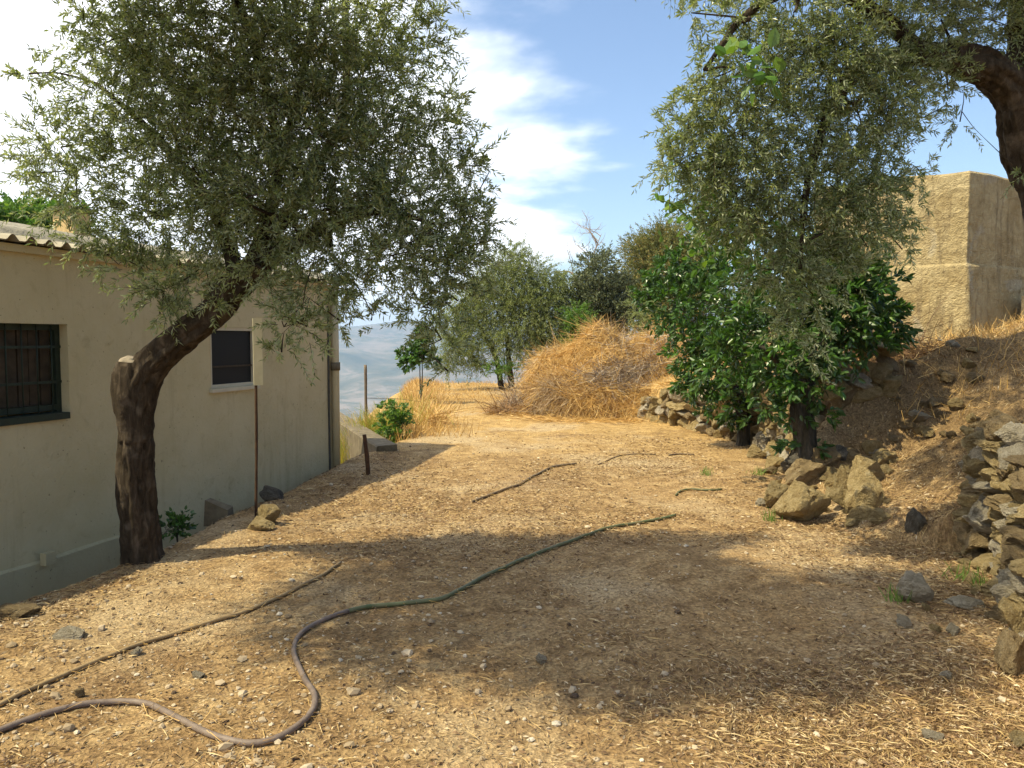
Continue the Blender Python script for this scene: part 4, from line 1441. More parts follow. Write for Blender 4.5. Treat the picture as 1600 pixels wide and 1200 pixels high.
# single stones in the yard
loose(1433, 838, 34, 42, 'dark_rock', 'dark grey squarish stone standing alone in the litter on the slope', 4, 0.12, 0.7, 'stone', 0.1)
loose(1430, 944, 66, 46, 'grey_rock', 'large pale grey angular stone lying on the litter at right', 7, 0.1, 0.8, 'stone', 0.3)
loose(1507, 952, 60, 18, 'grey_rock', 'flat pale slab half buried right of the large grey angular stone', 1, 0, 0.9, 'stone', 0.2, sink=0.3)
loose(1446, 958, 15, 17, 'ochre_rock', 'small yellow stone touching the large grey angular stone', 5, 0, 0.9, 'stone')
loose(1411, 984, 28, 22, 'grey_rock', 'rounded stone just below the large grey angular stone', 2, 0, 0.9, 'stone')
loose(1490, 994, 24, 18, 'grey_rock', 'small white stone below the flat pale slab', 6, 0.2, 0.9, 'stone')
loose(1478, 1064, 24, 14, 'grey_rock', 'small grey stone in the shade at lower right', 3, 0, 0.9, 'stone')
loose(1464, 990, 22, 13, 'ochre_rock', 'brownish stone left of the small white stone', 8, 0, 0.9, 'stone')
loose(1582, 1000, 56, 66, 'ochre_rock', 'tall ochre boulder at the right picture edge below the rubble wall', 5, 0.1, 0.8, 'boulder')
loose(1585, 1056, 58, 68, 'brown_rock', 'lower ochre-brown boulder at the right picture edge', 8, 0.3, 0.8, 'boulder')
loose(1596, 1172, 46, 22, 'ochre_rock', 'flat stone in the bottom right corner', 2, 0, 0.9, 'stone')
loose(1455, 1162, 34, 18, 'grey_rock', 'pale grey flat stone near the bottom edge at right', 0, 0, 0.9, 'stone', sink=0.2)
loose(846, 1040, 18, 16, 'grey_rock', 'pale little stone in the middle of the shaded ground', 4, 0, 0.9, 'stone')
loose(108, 1000, 52, 22, 'grey_rock', 'pale flat slab sunk in the gravel at the left', 1, 0, 0.9, 'stone', sink=0.35)
loose(214, 1026, 18, 13, 'grey_rock', 'small pale stone beside the thin tan hose', 6, 0, 0.9, 'stone')
loose(124, 1092, 17, 15, 'brown_rock', 'small brown stone between the two hoses at left', 3, 0, 0.9, 'stone')
loose(311, 1062, 22, 13, 'grey_rock', 'pale flat pebble inside the bend of the brown hose', 0, 0, 0.9, 'stone', sink=0.25)
loose(418, 820, 40, 34, 'ochre_rock', 'yellow stone behind the foot of the thin rusty rod', 4, 0.1, 0.8, 'stone')
loose(408, 830, 42, 20, 'ochre_rock', 'flat mossy yellow stone in front of the thin rusty rod', 7, 0.05, 0.8, 'stone')
loose(424, 782, 38, 24, 'dark_rock', 'dark stone lying against the house wall beyond the rusty rod', 2, 0, 0.8, 'stone')
loose(30, 968, 60, 22, 'brown_rock', 'earthy stone on the lip above the house foot at left edge', 5, 0, 0.8, 'stone')

# dry stone wall behind the citrus trees
gs = np.random.default_rng(205)


def stone_wall(name, label, line, heights, base_drop, sizes, mks, back=0.16):
    """courses of stones along a ground line; heights interpolated along it"""
    line = np.asarray(line, float)
    seg = np.linalg.norm(np.diff(line, axis=0), axis=1)
    cum = np.concatenate([[0], np.cumsum(seg)])
    z0 = float(H(line[0][0], line[0][1]))
    root = thing(name, label, 'wall', (line[0][0], line[0][1], z0))
    O = np.array(root.location)
    n = 0
    z = 0.0
    row = 0
    while z < max(heights) and row < 14:
        hgt = gs.uniform(*sizes) * 0.75
        s = gs.uniform(-0.1, 0.05)
        while s < cum[-1] + 0.02:
            w = gs.uniform(*sizes) * gs.uniform(0.9, 1.5)
            sm = np.clip(s + w / 2, 0, cum[-1])
            hh = np.interp(sm, cum, heights)
            x, y = np.interp(sm, cum, line[:, 0]), np.interp(sm, cum, line[:, 1])
            k = min(np.searchsorted(cum, sm, 'right') - 1, len(seg) - 1)
            t = (line[k + 1] - line[k]) / seg[k]
            nrm_ = np.array([t[1], -t[0]])
            if z + hgt * 0.5 < hh * gs.uniform(0.92, 1.12):
                g_ = float(np.interp(sm, cum, base_drop))
                hl = hgt * gs.uniform(0.85, 1.3)
                p = np.array([x, y]) + nrm_ * gs.uniform(-0.05, 0.04) - nrm_ * (z * 0.08)
                mk = mks[gs.integers(len(mks))]
                stone('stone', mk, int(gs.integers(9)), np.array([p[0], p[1], g_ + z + hl * 0.45]) - O,
                      (w * 1.12, gs.uniform(0.22, 0.36), hl * 1.15), (gs.normal(0, 0.2), gs.normal(0, 0.2), math.atan2(t[1], t[0]) + gs.normal(0, 0.3)), root)
                n += 1
            s += w * 0.94
        z += hgt * 0.9
        row += 1
    return n


def wall_line(ys, off):
    return [(float(foot(y)) + off, y) for y in ys]


ln = wall_line([9.15, 9.8, 10.8, 11.8, 12.8, 13.6, 14.3, 15.2], 0.02)
ln = [(4.35, 9.0), (3.95, 8.98), (3.62, 9.02)] + ln
n1 = stone_wall('dry_stone_wall', 'dry stone wall running behind the two citrus trunks to the straw heap', ln, [1.15, 1.2, 1.2, 1.15, 1.1, 1.0, .95, .9, .8, .7, .5],
                [.5, .42, .3] + [float(H(x - 0.25, y)) - 0.03 for x, y in ln[3:]], (0.17, 0.30), ['ochre_rock', 'ochre_rock', 'grey_rock', 'brown_rock'])
ln = [(3.95, 6.2), (3.62, 6.12), (3.50, 5.9), (3.47, 5.6), (3.40, 5.25), (3.22, 4.9), (3.0, 4.55), (2.85, 4.2)]
n2 = stone_wall('rubble_wall', 'crumbling rubble stone wall holding the bank at the right picture edge', ln, [.75, .85, .95, 1.0, .95, .9, .8, .6],
                [.18] + [0.0] * 7, (0.10, 0.25), ['ochre_rock', 'ochre_rock', 'brown_rock', 'grey_rock'])
print('wall stones', n1, n2)
# scattered stones poking out of the bank
for i, (px, py, w, h, mk, lab) in enumerate([
        (1330, 640, 40, 46, 'brown_rock', 'earthy stone in the shaded bank right of the wall end, below the citrus leaves'),
        (1372, 610, 36, 26, 'brown_rock', 'stone in the darkest part of the shaded bank'),
        (1440, 660, 38, 18, 'grey_rock', 'flat stone on the shaded bank above the lone dark stone'),
        (1515, 690, 36, 26, 'ochre_rock', 'light wedge of rock on the bank just above the rubble wall'),
        (1560, 668, 48, 30, 'brown_rock', 'brown rock on the bank top at the right edge above the rubble wall'),
        (1490, 548, 24, 16, 'grey_rock', 'pale stone on the bank brow below the water tank corner'),
        (1470, 536, 18, 13, 'grey_rock', 'smaller pale stone left of the stone on the bank brow')]):
    loose(px, py, w, h, mk, lab, i + 2, 0.1, 0.8, 'stone')

def rubble(name, label, n, x0, x1, y0, y1, size, seed, mks):
    g = np.random.default_rng(seed)
    c = ground_hit((x0 + x1) / 2, (y0 + y1) / 2)
    root = thing(name, label, 'rubble', c)
    for i in range(n):
        px, py = g.uniform(x0, x1), g.uniform(y0, y1)
        p = ground_hit(px, py)
        w = g.uniform(*size) * p[1] / F
        stone('stone', mks[int(g.integers(len(mks)))], int(g.integers(9)), p + np.array([0, 0, w * 0.15]) - c, (w * g.uniform(0.9, 1.3), w, w * g.uniform(0.6, 0.9)),
              (g.normal(0, 0.3), g.normal(0, 0.3), g.uniform(0, 6.28)), root)


rubble('rubble_patch', 'loose small rubble strewn between the tumbled boulders and the citrus trunks', 46, 1185, 1395, 702, 806, (10, 24), 611, ['ochre_rock', 'ochre_rock', 'grey_rock', 'brown_rock'])
rubble('rubble_patch', 'small rubble fallen at the foot of the rubble wall at the right', 26, 1490, 1600, 850, 960, (12, 30), 612, ['ochre_rock', 'brown_rock', 'ochre_rock'])
rubble('rubble_patch', 'broken stones half buried in the shaded bank above the rubble wall', 30, 1360, 1600, 540, 690, (12, 26), 613, ['brown_rock', 'brown_rock', 'ochre_rock'])

# ================================================================== blocks, posts
def skew_box(name, pts_px, mat_, label, cat):
    pass


# long concrete kerb by the house corner
k0, k1 = ground_hit(507, 738), ground_hit(588, 706)
mb = MB()
dv = np.array([k1[0] - k0[0], k1[1] - k0[1], 0])
ln_ = np.linalg.norm(dv)
dv /= ln_
sd = np.array([-dv[1], dv[0], 0])
zt = 0.11
v = []
nseg = 10
for i in range(nseg + 1):
    p = k0 + dv * (ln_ * i / nseg)
    zt_ = 0.10 + 0.012 * float(vnoise(i * 0.9, 3.0)) + 0.02 * i / nseg
    zb = -0.5
    e = 0.012 * float(vnoise(i * 1.3, 8.0))
    v += [[*(p + sd * (-0.02 + e))[:2], zb], [*(p + sd * (0.0 + e))[:2], zt_ - 0.02], [*(p + sd * (0.02 + e))[:2], zt_], [*(p + sd * 0.30)[:2], zt_ + 0.01], [*(p + sd * 0.33)[:2], zb]]
v = np.array(v)
i = np.arange(nseg)[:, None] * 5
j = np.arange(4)[None]
q = np.stack([i + j, i + j + 1, i + 5 + j + 1, i + 5 + j], -1).reshape(-1, 4)
caps = np.array([[4, 3, 2, 1, 0], list(nseg * 5 + np.arange(5))])
kb = obj('concrete_kerb', v - k0, [q[:, ::-1], caps], M['concrete'])
kb.location = k0
tag(kb, 'long weathered concrete kerb at the far corner of the house', 'kerb')
# short rough blocks at the wall foot
for px, py, wx, hz_, lab in ((352, 812, 0.34, 0.20, 'dark broken concrete block against the wall left of the rusty rod'),):
    p = ground_hit(px, py)
    mb = MB()
    mb.add(np.array([[-.17, -.1, -.15], [.17, -.08, -.15], [.17, .12, -.15], [-.17, .1, -.15], [-.15, -.09, hz_], [.14, -.07, .06], [.15, .10, .08], [-.15, .1, hz_ * .95]]),
           np.array([[3, 2, 1, 0], [4, 5, 6, 7], [0, 1, 5, 4], [1, 2, 6, 5], [2, 3, 7, 6], [3, 0, 4, 7]]))
    o = mb.build('concrete_block', M['concrete'])
    o.scale = (0.7, 0.7, 0.7)
    o.location = p + np.array([-0.15, 0.25, 0])
    tag(o, lab, 'block')


def post(name, label, cat, px, py0, py1, r, mat_, lean=(0, 0), sides=7):
    p = ground_hit(px, py0)
    top = at(px + lean[0], py1, p[1] + lean[1])
    P, rr_ = resample([p - np.array([0, 0, 0.15]), p, (p + top) / 2 + np.array([0.004, 0, 0]), top], [r, r, r * 0.97, r * 0.92], 0.05)
    v, f = tube(P, rr_, sides, bark_rough(px, 0.08))
    root = thing(name, label, cat, p)
    obj('shaft', v - p, f, mat_, root, True)
    return root, p, top


root, p, top = post('rusty_rod', 'thin rusty rod with a narrow pale board on top, standing before the far window', 'post', 400, 812, 596, 0.013, M['rust'])
mb = MB()
t2 = at(404, 602, p[1])
hh = at(404, 497, p[1])[2] - t2[2]
mb.box(t2 + np.array([-0.035, -0.02, 0]), np.array([0.072, 0.03, 0]), np.array([-0.012, 0.03, 0]), Z3 * hh)
mb.build('board', M['pale_board'], root, origin=p)
root, p, top = post('iron_stake', 'short dark rusty iron stake standing in front of the concrete kerb', 'stake', 575, 742, 679, 0.028, M['rust'], (-6, 0), 5)
base = np.array([at(572, 640, 15.5)[0], 15.5, 0])
base[2] = float(H(base[0], 15.5))
root = thing('wooden_post', 'weathered thin wooden post beyond the house corner against the hazy valley', 'post', base)
tp = at(571, 570, 15.5)
P, rr_ = resample([base - np.array([0, 0, .2]), (base + tp) / 2, tp], [0.032, 0.03, 0.028], 0.1)
v, f = tube(P, rr_, 8, bark_rough(5, 0.1))
obj('shaft', v - base, f, M['wood_post'], root, True)
wr = np.array([at(571, 622, 15.5), at(640, 621, 17.5), at(700, 640, 19)])
P, rr_ = resample([at(571, 622, 15.5), at(620, 623, 17.0), at(660, 628, 18.5)], [0.006] * 3, 0.2)
v, f = tube(P, rr_, 4)
obj('wire', v - base, f, M['cable'], root)

# dead cane leaning by the tank
p0 = ground_hit(1502, 508)
p1 = at(1592, 362, p0[1] + 0.3)
cane = thing('dead_cane', 'dark dead cane leaning on the bank in front of the water tank', 'branch', p0)
P, rr_ = resample([p0 - np.array([0.02, 0, 0.08]), p0 + (p1 - p0) * 0.35 + np.array([0, 0, 0.02]), p0 + (p1 - p0) * 0.7, p1], [0.025, 0.022, 0.018, 0.012], 0.06)
v, f = tube(P, rr_, 6, bark_rough(8, 0.1))
obj('stem', v - p0, f, M['root'], cane, True)
a = p0 + (p1 - p0) * 0.72
P, rr_ = resample([a, at(1565, 375, a[1]), at(1572, 330, a[1])], [0.009, 0.007, 0.004], 0.05)
v, f = tube(P, rr_, 5)
obj('side_twig', v - p0, f, M['root'], cane, True)

# ================================================================== hoses, roots
HOSE_LINES = []


def lay(pxs, r, lift=None):
    pts = [ground_hit(px, py) for px, py in pxs]
    P, rr_ = resample(pts, np.full(len(pts), r), 0.03)
    P[:, 2] = H(P[:, 0], P[:, 1]) + r * 0.7 + 0.004
    k = np.ones(7) / 7
    zpad = np.pad(P[:, 2], 3, mode='edge')
    P[:, 2] = np.maximum(P[:, 2], np.convolve(zpad, k, 'valid'))
    HOSE_LINES.append(P)
    return P, rr_


P, r = lay([(-60, 1176), (0, 1150), (60, 1126), (150, 1106), (220, 1104), (280, 1129), (335, 1158), (390, 1168), (440, 1156), (482, 1126), (492, 1095), (474, 1062), (459, 1022), (472, 992), (518, 967),
            (580, 951), (650, 945), (700, 935), (760, 902), (830, 872), (900, 846), (965, 824), (1055, 808)], 0.0145)
h0 = P[0].copy()
hose = thing('garden_hose', 'long brown to green garden hose snaking across the yard with a big loop', 'hose', h0)
cut = int(np.argmin(np.linalg.norm(P[:, :2] - ground_hit(545, 958)[:2], axis=1)))
v, f = tube(P[:cut + 1], r[:cut + 1], 8)
obj('faded_section', v - h0, f, M['hose_brown'], hose, True)['label'] = 'faded brown near section of the hose'
v, f = tube(P[cut:], r[cut:], 8)
obj('green_section', v - h0, f, M['hose_green'], hose, True)['label'] = 'dusty green far section of the hose'
P, r = lay([(-40, 1124), (0, 1106), (100, 1060), (180, 1026), (250, 1001), (380, 960), (450, 930), (500, 904), (532, 882)], 0.0115)
h0 = P[0].copy()
v, f = tube(P, r, 7)
o = obj('thin_hose', v - h0, f, M['hose_tan'], None, True)
o.location = h0
tag(o, 'thin dusty tan hose lying straight across the gravel at lower left', 'hose')
for nm, pxs, r0, mk, lab, cat in (
        ('dry_root', [(738, 786), (775, 772), (810, 760), (832, 746), (862, 732), (900, 726)], 0.014, 'root', 'dark bent dry root lying on the sunny track beyond the shade', 'root'),
        ('dry_root', [(935, 727), (960, 716), (985, 711), (1025, 711)], 0.009, 'root', 'thin arched dry stem on the track right of the dark root', 'root'),
        ('dry_root', [(1045, 713), (1062, 711), (1085, 712)], 0.011, 'root', 'short dark stick on the track before the slender citrus trunk', 'stick'),
        ('green_hose_end', [(1056, 776), (1064, 769), (1080, 766), (1105, 768), (1128, 766)], 0.011, 'hose_green', 'short curved piece of green hose lying left of the boulders', 'hose')):
    P, r = lay(pxs, r0)
    h0 = P[0].copy()
    v, f = tube(P, r, 6, bark_rough(len(pxs), 0.15))
    o = obj(nm, v - h0, f, M[mk], None, True)
    o.location = h0
    tag(o, lab, cat)

# ================================================================== straw heap, brush, dry grass
def ribbons(p0, d, length, width, curve, g, seg=4):
    """thin curved straws as narrow folded strips"""
    n = len(p0)
    t = np.linspace(0, 1, seg + 1)
    side = unit(np.cross(d, g.normal(size=(n, 3))))
    c = unit(np.cross(d, side)) * curve[:, None]
    pts = p0[:, None] + d[:, None] * (length[:, None] * t[None])[..., None] + c[:, None] * (length[:, None] * (t * t)[None])[..., None]
    w = (width[:, None] * (1 - 0.6 * t[None]))[..., None] * side[:, None] * 0.5
    v = np.stack([pts - w, pts + w], 2).reshape(-1, 3)
    b = (np.arange(n) * (seg + 1) * 2)[:, None]
    k = (np.arange(seg) * 2)[None]
    q = np.stack([b + k, b + k + 1, b + k + 3, b + k + 2], -1).reshape(-1, 4)
    return v, q


def heap_z(x, y, blobs):
    z = np.full(np.shape(x), -9.0)
    for cx, cy, rx, ry, h in blobs:
        q = 1 - ((x - cx) / rx) ** 2 - ((y - cy) / ry) ** 2
        z = np.maximum(z, H(x, y) * 0 + np.where(q > 0, h * np.sqrt(np.maximum(q, 0)), -9))
    return z


def straw_heap():
    g = np.random.default_rng(401)
    c = at(950, 650, 17.2)
    base = np.array([c[0], 17.2, 0.05])
    root = thing('straw_heap', 'big heap of golden dry straw and cut brush beside the track', 'heap', base)
    # heap surface from overlapping lobes (x, y, rx, ry, height)
    lobes = [(at(905, 600, 17)[0], 17.0, 1.15, 1.4, 0.95), (at(960, 600, 17.6)[0], 17.6, 1.35, 1.5, 1.7), (at(1010, 600, 17.8)[0], 17.8, 1.3, 1.6, 1.85), (at(1060, 600, 17)[0], 17.0, 1.3, 1.3, 1.35),
             (at(880, 600, 18.5)[0], 18.5, 1.0, 1.4, 1.25), (at(945, 600, 16.4)[0], 16.4, 1.0, 0.9, 0.65), (at(860, 600, 16.6)[0], 16.6, 0.6, 0.7, 0.35), (at(1040, 600, 15.9)[0], 15.9, 1.0, 0.8, 0.6)]
    xs, ys = np.linspace(-0.6, 5.6, 90), np.linspace(15.0, 20.5, 80)
    X, Y = np.meshgrid(xs, ys)

    def Z(X, Y):
        z = heap_z(X, Y, lobes)
        return np.where(z > -1, np.maximum(z, 0) * (0.94 + 0.30 * fbm(X * 1.5, Y * 1.5, 5.0, 4)), -0.6) + 0.06
    zz_ = Z(X, Y)
    v = np.stack([X, Y, zz_ - 0.04], -1).reshape(-1, 3)
    n = len(xs)
    i = np.arange(len(ys) - 1)[:, None] * n + np.arange(n - 1)[None]
    q = np.stack([i, i + 1, i + n + 1, i + n], -1).reshape(-1, 4)
    keep = (v[q][:, :, 2] > -0.3).any(1)
    obj('heap_body', v - base, q[keep], M['heap_core'], root, True)
    N = 32000
    x, y = g.uniform(-0.5, 5.4, N * 2), g.uniform(15.1, 19.6, N * 2)
    z = Z(x, y)
    ok = z > 0.04
    x, y, z = x[ok][:N], y[ok][:N], z[ok][:N]
    n = len(x)
    e = 0.08
    gxz, gyz = (Z(x + e, y) - Z(x - e, y)) / (2 * e), (Z(x, y + e) - Z(x, y - e)) / (2 * e)
    gxz, gyz = np.clip(gxz, -2, 2), np.clip(gyz, -2, 2)
    # mostly combed downhill, with a swirl
    a = np.arctan2(-gyz, -gxz) + g.normal(0, 1.15, n) + 1.6 * fbm(x * 1.1, y * 1.1, 6.0, 3)
    dh = np.stack([np.cos(a), np.sin(a)], 1)
    dzz = dh[:, 0] * gxz + dh[:, 1] * gyz
    d = unit(np.column_stack([dh, dzz * 0.8 + g.normal(0.06, 0.30, n)]))
    p0 = np.column_stack([x, y, z + g.uniform(-0.03, 0.05, n)])
    v, q = ribbons(p0, d, g.uniform(0.2, 0.6, n), g.uniform(0.005, 0.011, n), g.normal(0, 0.45, n), g)
    old = (fbm(x * 1.3, y * 1.3, 11.0, 3) + g.normal(0, 0.25, n)) > 0.30
    qb = np.repeat(old, 4)
    obj('straw', v - base, q[~qb], M['straw'], root, kind='stuff')
    obj('weathered_straw', v - base, q[qb], M['brown_straw'], root, kind='stuff')
    nf = 2600
    a = g.uniform(math.pi * 0.95, 2.05 * math.pi, nf)
    rf = 1 + np.abs(g.normal(0, 0.16, nf))
    pf = np.column_stack([2.35 + np.cos(a) * 2.2 * rf, 17.2 + np.sin(a) * 2.0 * rf])
    pf = np.column_stack([pf, H(pf[:, 0], pf[:, 1]) + g.uniform(0.005, 0.06, nf)])
    df = unit(np.column_stack([g.normal(size=(nf, 2)), g.normal(0, 0.12, nf)]))
    vf, qf = ribbons(pf, df, g.uniform(0.15, 0.5, nf), g.uniform(0.005, 0.010, nf), g.normal(0, 0.3, nf), g)
    vf[:, 2] = np.maximum(vf[:, 2], H(vf[:, 0], vf[:, 1]) + 0.004)
    obj('loose_straw', vf - base, qf, M['straw'], root, kind='stuff')
    # dark brush showing through on the right
    for px, py, rx, ry, cnt, Y in ((945, 590, 40, 22, 500, 16.2), (1010, 570, 45, 30, 900, 16.3), (990, 610, 30, 18, 350, 16.0), (965, 535, 30, 12, 250, 17.2)):
        pts = []
        for k in range(cnt):
            pts.append(at(px + g.normal(0, rx * 0.5), py + g.normal(0, ry * 0.5), Y + g.uniform(-0.2, 0.3)))
        pts = np.array(pts)
        pts[:, 2] = np.maximum(Z(pts[:, 0], pts[:, 1]), 0.05) + g.uniform(0.0, 0.10, cnt)
        d = unit(g.normal(size=(cnt, 3)) * np.array([1, 0.8, 0.5]))
        v, q = ribbons(pts, d, g.uniform(0.25, 0.7, cnt), g.uniform(0.008, 0.016, cnt), g.normal(0, 0.2, cnt), g)
        obj('cut_brush', v - base, q, M['dead_twig'], root, kind='stuff')


M['heap_core'] = simple('matted_straw', (0.20, 0.12, 0.045), (0.36, 0.23, 0.09), 7, 0.95, 0.9, 0.04, 0.2)
straw_heap()


def brush_pile(px, py, Y, w, h, n, mat_, label, seed, name='brush_pile', cat='brush', group=None, lens=(0.25, 0.7)):
    g = np.random.default_rng(seed)
    c = at(px, py, Y)
    gz = float(H(c[0], Y))
    base = np.array([c[0], Y, gz])
    d0 = unit(g.normal(size=(n, 3)))
    p = base + d0 * g.uniform(0, 1, (n, 1)) ** 0.5 * np.array([w, w * 0.6, h])
    p[:, 2] = gz + np.abs(p[:, 2] - gz)
    d = unit(g.normal(size=(n, 3)) * np.array([1, 1, 0.6]))
    v, q = ribbons(p, d, g.uniform(*lens, n), g.uniform(0.006, 0.014, n), g.normal(0, 0.25, n), g)
    v[:, 2] = np.maximum(v[:, 2], H(v[:, 0], v[:, 1]) + 0.005)
    root = thing(name, label, cat, base, group)
    obj('sticks', v - base, q, mat_, root, kind='stuff')


brush_pile(818, 628, 17.2, 0.5, 0.42, 900, M['dead_twig'], 'small grey pile of cut twigs at the left foot of the straw heap', 411, group='cut brush')
brush_pile(915, 528, 20.5, 0.75, 0.75, 1300, M['brown_scrub'], 'dead brown scrub standing behind the left shoulder of the straw heap', 412, group='cut brush')
brush_pile(1380, 560, 9.6, 0.8, 0.5, 700, M['brown_scrub'], 'dry brown tangle on the shaded bank right of the citrus tree', 413, group='cut brush')
brush_pile(795, 645, 16.6, 0.55, 0.2, 500, M['brown_scrub'], 'low brown weeds in front of the small grey twig pile', 414, group='cut brush')
brush_pile(676, 632, 14.6, 0.25, 0.22, 350, M['straw'], 'tuft of dry straw-coloured stalks at the left edge of the track past the bush', 415, group='cut brush')


def blades(name, label, cat, pts, h, w, mat_, seed, kind=None, group=None):
    g = np.random.default_rng(seed)
    n = len(pts)
    d = unit(np.column_stack([g.normal(0, 0.35, n), g.normal(0, 0.35, n), np.ones(n)]))
    v, q = ribbons(pts, d, g.uniform(*h, n), g.uniform(*w, n), g.normal(0, 0.35, n), g, 3)
    base = pts.mean(0)
    base[2] = float(H(base[0], base[1]))
    o = obj(name, v - base, q, mat_, None, False, kind)
    o.location = base
    return tag(o, label, cat, group)


def patch(px, py, w, n, seed, Y=None):
    g = np.random.default_rng(seed)
    p = ground_hit(px, py) if Y is None else at(px, py, Y)
    xy = p[:2] + g.normal(0, w, (n, 2)) * np.array([1, 0.7])
    return np.column_stack([xy, H(xy[:, 0], xy[:, 1]) - 0.005])


blades('dry_grass', 'tall yellow-green grass growing below the house corner', 'grass', patch(556, 690, 0.5, 2400, 421, 14.2), (0.35, 0.8), (0.006, 0.014), M['yellow_grass'], 421, 'stuff')
blades('dry_grass', 'orange dry grass tuft at the left of the roadside bush', 'grass', patch(583, 665, 0.22, 900, 422, 14.5), (0.3, 0.7), (0.006, 0.012), M['straw'], 422, 'stuff')
for i, (px, py, lab) in enumerate([(1186, 742, 'small green weed tuft on the track before the lumpy yellow stone'), (1207, 815, 'tiny green weed at the left foot of the largest boulder'),
                                   (1402, 940, 'green weed tuft at the left end of the large grey angular stone'), (1538, 922, 'green weed below the rubble wall at the right'),
                                   (1503, 905, 'small green weed in the litter left of the rubble wall foot'), (1102, 742, 'yellow-green weed in the track left of the green hose piece'),
                                   (1262, 700, 'green weed tuft at the foot of the thick citrus trunk')]):
    blades('weed_tuft', lab, 'weed', patch(px, py, 0.045, 46, 430 + i), (0.05, 0.13), (0.004, 0.009), M['weed'], 430 + i, None, 'weed tufts')

# dry grass fringe along the track edge and far end
g = np.random.default_rng(441)
n = 9000
y = g.uniform(12.5, 28, n)
x = left_edge(y) + np.abs(g.normal(0, 0.55, n)) - 0.35
far_n = 9000
y2 = g.uniform(19, 28.5, far_n)
x2 = g.uniform(-3.2, 3.0, far_n)
pts = np.column_stack([np.concatenate([x, x2]), np.concatenate([y, y2])])
pts = np.column_stack([pts, H(pts[:, 0], pts[:, 1])])
hgt = np.concatenate([g.uniform(0.08, 0.30, n), g.uniform(0.03, 0.11, far_n)])
d = unit(np.column_stack([g.normal(0, 0.45, len(pts)), g.normal(0, 0.45, len(pts)), np.ones(len(pts))]))
v, q = ribbons(pts, d, hgt, g.uniform(0.006, 0.012, len(pts)), g.normal(0, 0.4, len(pts)), g, 2)
o = obj('dry_grass', v, q, M['straw'], None, False, 'stuff')
tag(o, 'golden dry grass fringing the far end and left edge of the track', 'grass')
# dry grass at the foot of the tank and on the bank
g = np.random.default_rng(442)
n = 4200
x, y = g.uniform(4.2, 9.5, n), g.uniform(8.2, 12.6, n)
pts = np.column_stack([x, y, H(x, y)])
d = unit(np.column_stack([g.normal(0, 0.7, n), g.normal(0, 0.7, n), np.ones(n) * 0.8]))
v, q = ribbons(pts, d, g.uniform(0.06, 0.26, n), g.uniform(0.005, 0.010, n), g.normal(0, 0.5, n), g, 2)
o = obj('dry_grass', v, q, M['straw'], None, False, 'stuff')
tag(o, 'sparse dry grass on the brow of the bank in front of the water tank', 'grass')

# ================================================================== litter and gravel
def litter(n, ylo, yhi, power, lens, wids, seed, lift, name, label, xr=None, curl=0.1):
    g = np.random.default_rng(seed)
    u = g.uniform(0, 1, n)
    a = 1 - power
    y = (ylo ** a + u * (yhi ** a - ylo ** a)) ** (1 / a)
    lim = 0.69 * y + 0.35
    x = g.uniform(-1, 1, n) * lim
    ok = (x > left_edge(y) - 1.0) & (x < foot(y) + 5.0) & (x < 9)
    # uneven cover
    cov = fbm(x * 0.6, y * 0.6, 9.0, 5) * 1.05 + 0.5 + 0.25 * smooth((x + 0.5) / 3)
    cov = cov - 0.35 * smooth((0.6 - x) / 1.6) * smooth((6.0 - y) / 1.5)
    ok &= g.uniform(0, 1, n) < np.clip(cov, 0.08, 1)
    x, y = x[ok], y[ok]
    n = len(x)
    ang = g.uniform(0, 2 * np.pi, n)
    sc_ = 1 + y / 22
    L_ = g.uniform(*lens, n) * sc_
    W_ = g.uniform(*wids, n) * sc_
    ex, ey = np.cos(ang), np.sin(ang)
    h0 = H(x, y) + g.uniform(0.001, lift, n)
    h1 = H(x + ex * L_, y + ey * L_) + g.uniform(0.001, lift * 1.2, n)
    up = g.uniform(-0.2, 1.0, n) * L_ * 0.18 * curl * 10
    sx, sy = -ey, ex
    tw = g.normal(0, 0.35, n) * W_
    mid = (h0 + h1) / 2 + np.maximum(up, 0)
    b = np.column_stack([x, y, h0])
    t_ = np.column_stack([x + ex * L_, y + ey * L_, h1])
    cx, cy = x + ex * L_ * 0.5, y + ey * L_ * 0.5
    l = np.column_stack([cx + sx * W_ / 2, cy + sy * W_ / 2, mid + tw])
    r_ = np.column_stack([cx - sx * W_ / 2, cy - sy * W_ / 2, mid - tw])
    v = np.stack([b, r_, t_, l], 1).reshape(-1, 3)
    f = np.arange(n)[:, None] * 4 + np.arange(4)[None]
    o = obj(name, v, f, M['straw_litter' if 'straw' in name else 'litter'], None, False, 'stuff')
    return tag(o, label, 'litter')


litter(230000, 2.2, 13, 1.45, (0.014, 0.040), (0.0035, 0.0075), 501, 0.012, 'leaf_litter', 'brown and tan fallen leaves covering the yard and bank')
litter(120000, 2.2, 22, 1.5, (0.03, 0.11), (0.0018, 0.0034), 502, 0.016, 'straw_litter', 'thin straw and dry needles strewn over the yard and track', curl=0.06)


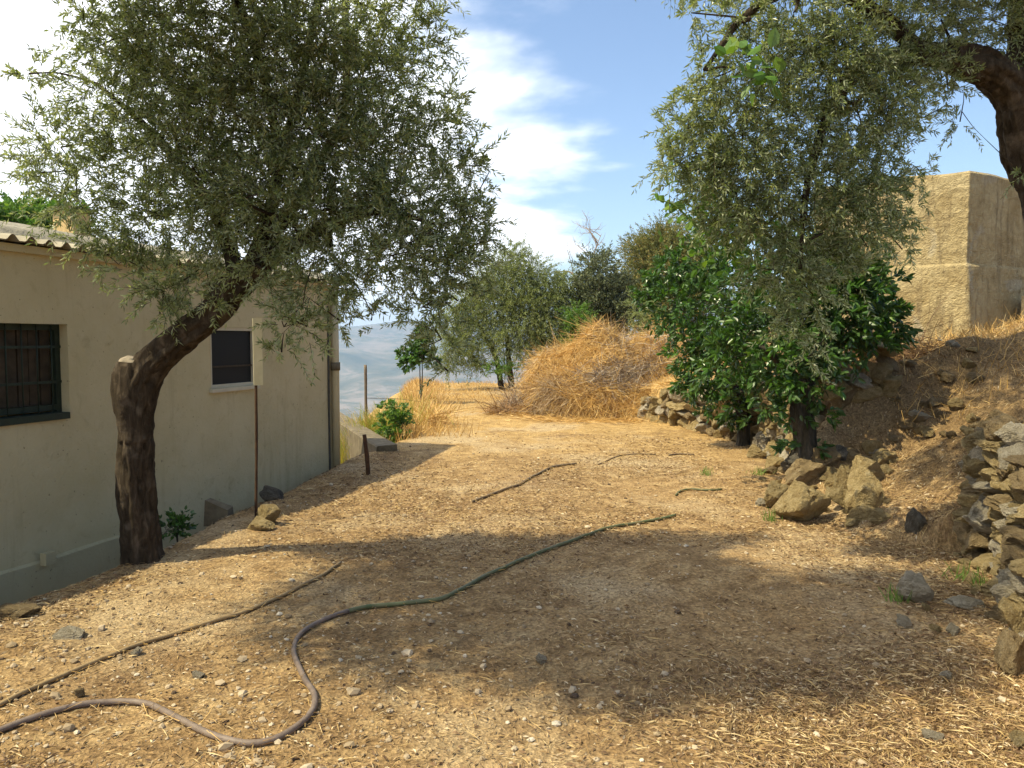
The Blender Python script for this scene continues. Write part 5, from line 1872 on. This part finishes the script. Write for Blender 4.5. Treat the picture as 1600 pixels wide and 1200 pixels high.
def gravel():
    g = np.random.default_rng(511)
    n = 9000
    u = g.uniform(0, 1, n)
    y = (2.2 ** -0.6 + u * (14 ** -0.6 - 2.2 ** -0.6)) ** (1 / -0.6)
    x = g.uniform(-1, 1, n) * (0.69 * y + 0.3)
    ok = (x > left_edge(y) - 0.5) & (x < foot(y) + 1.5)
    dens = np.where(x < -0.3, 1.0, 0.45)
    ok &= g.uniform(0, 1, n) < dens
    x, y = x[ok], y[ok]
    n = len(x)
    phi = (1 + 5 ** 0.5) / 2
    ico = unit(np.array([[-1, phi, 0], [1, phi, 0], [-1, -phi, 0], [1, -phi, 0], [0, -1, phi], [0, 1, phi], [0, -1, -phi], [0, 1, -phi], [phi, 0, -1], [phi, 0, 1], [-phi, 0, -1], [-phi, 0, 1]]))
    fc = np.array([[0, 11, 5], [0, 5, 1], [0, 1, 7], [0, 7, 10], [0, 10, 11], [1, 5, 9], [5, 11, 4], [11, 10, 2], [10, 7, 6], [7, 1, 8], [3, 9, 4], [3, 4, 2], [3, 2, 6], [3, 6, 8], [3, 8, 9], [4, 9, 5], [2, 4, 11], [6, 2, 10], [8, 6, 7], [9, 8, 1]])
    s = g.lognormal(math.log(0.0062), 0.55, n)
    s = np.clip(s, 0.004, 0.03)
    a = g.uniform(0, 6.28, n)
    v = ico[None] * g.uniform(0.7, 1.25, (n, 12, 1)) * (s[:, None] * np.column_stack([g.uniform(0.8, 1.4, n), g.uniform(0.8, 1.2, n), g.uniform(0.5, 0.8, n)]))[:, None]
    ca, sa = np.cos(a)[:, None], np.sin(a)[:, None]
    v = np.stack([v[..., 0] * ca - v[..., 1] * sa, v[..., 0] * sa + v[..., 1] * ca, v[..., 2]], -1)
    v += np.column_stack([x, y, H(x, y) + s * 0.3])[:, None]
    f = (np.arange(n) * 12)[:, None, None] + fc[None]
    o = obj('gravel', v.reshape(-1, 3), f.reshape(-1, 3), M['pebble'], None, False, 'stuff')
    tag(o, 'small pebbles scattered over the yard', 'gravel')


gravel()

# straws lying across the hoses
g = np.random.default_rng(521)
SP = np.concatenate(HOSE_LINES)
k = g.integers(0, len(SP), 420)
p = SP[k] + np.column_stack([g.normal(0, 0.02, 420), g.normal(0, 0.02, 420), g.uniform(-0.004, 0.014, 420)])
d = unit(np.column_stack([g.normal(size=(420, 2)), g.normal(-0.05, 0.12, 420)]))
v, q = ribbons(p - d * 0.04, d, g.uniform(0.04, 0.12, 420), g.uniform(0.002, 0.004, 420), g.normal(0, 0.25, 420), g, 3)
o = obj('straw_litter', v, q, M['straw'], None, False, 'stuff')
tag(o, 'straws lying across the hoses', 'litter')

# ================================================================== haze in the valley air
mb = MB()
mb.box((-9600, -9600, -640), (19200, 0, 0), (0, 19200, 0), (0, 0, 640 + 330))
m = bpy.data.materials.new('haze')
m.use_nodes = True
t = m.node_tree
t.nodes.clear()
pv = t.nodes.new('ShaderNodeVolumePrincipled')
pv.inputs['Color'].default_value = (0.50, 0.71, 1.0, 1)
pv.inputs['Density'].default_value = 1.8e-4
pv.inputs['Anisotropy'].default_value = 0.2
mo = t.nodes.new('ShaderNodeOutputMaterial')
t.links.new(pv.outputs[0], mo.inputs['Volume'])
hz_o = mb.build('haze', m, None, kind='stuff')
tag(hz_o, 'pale blue haze filling the valley air', 'haze')
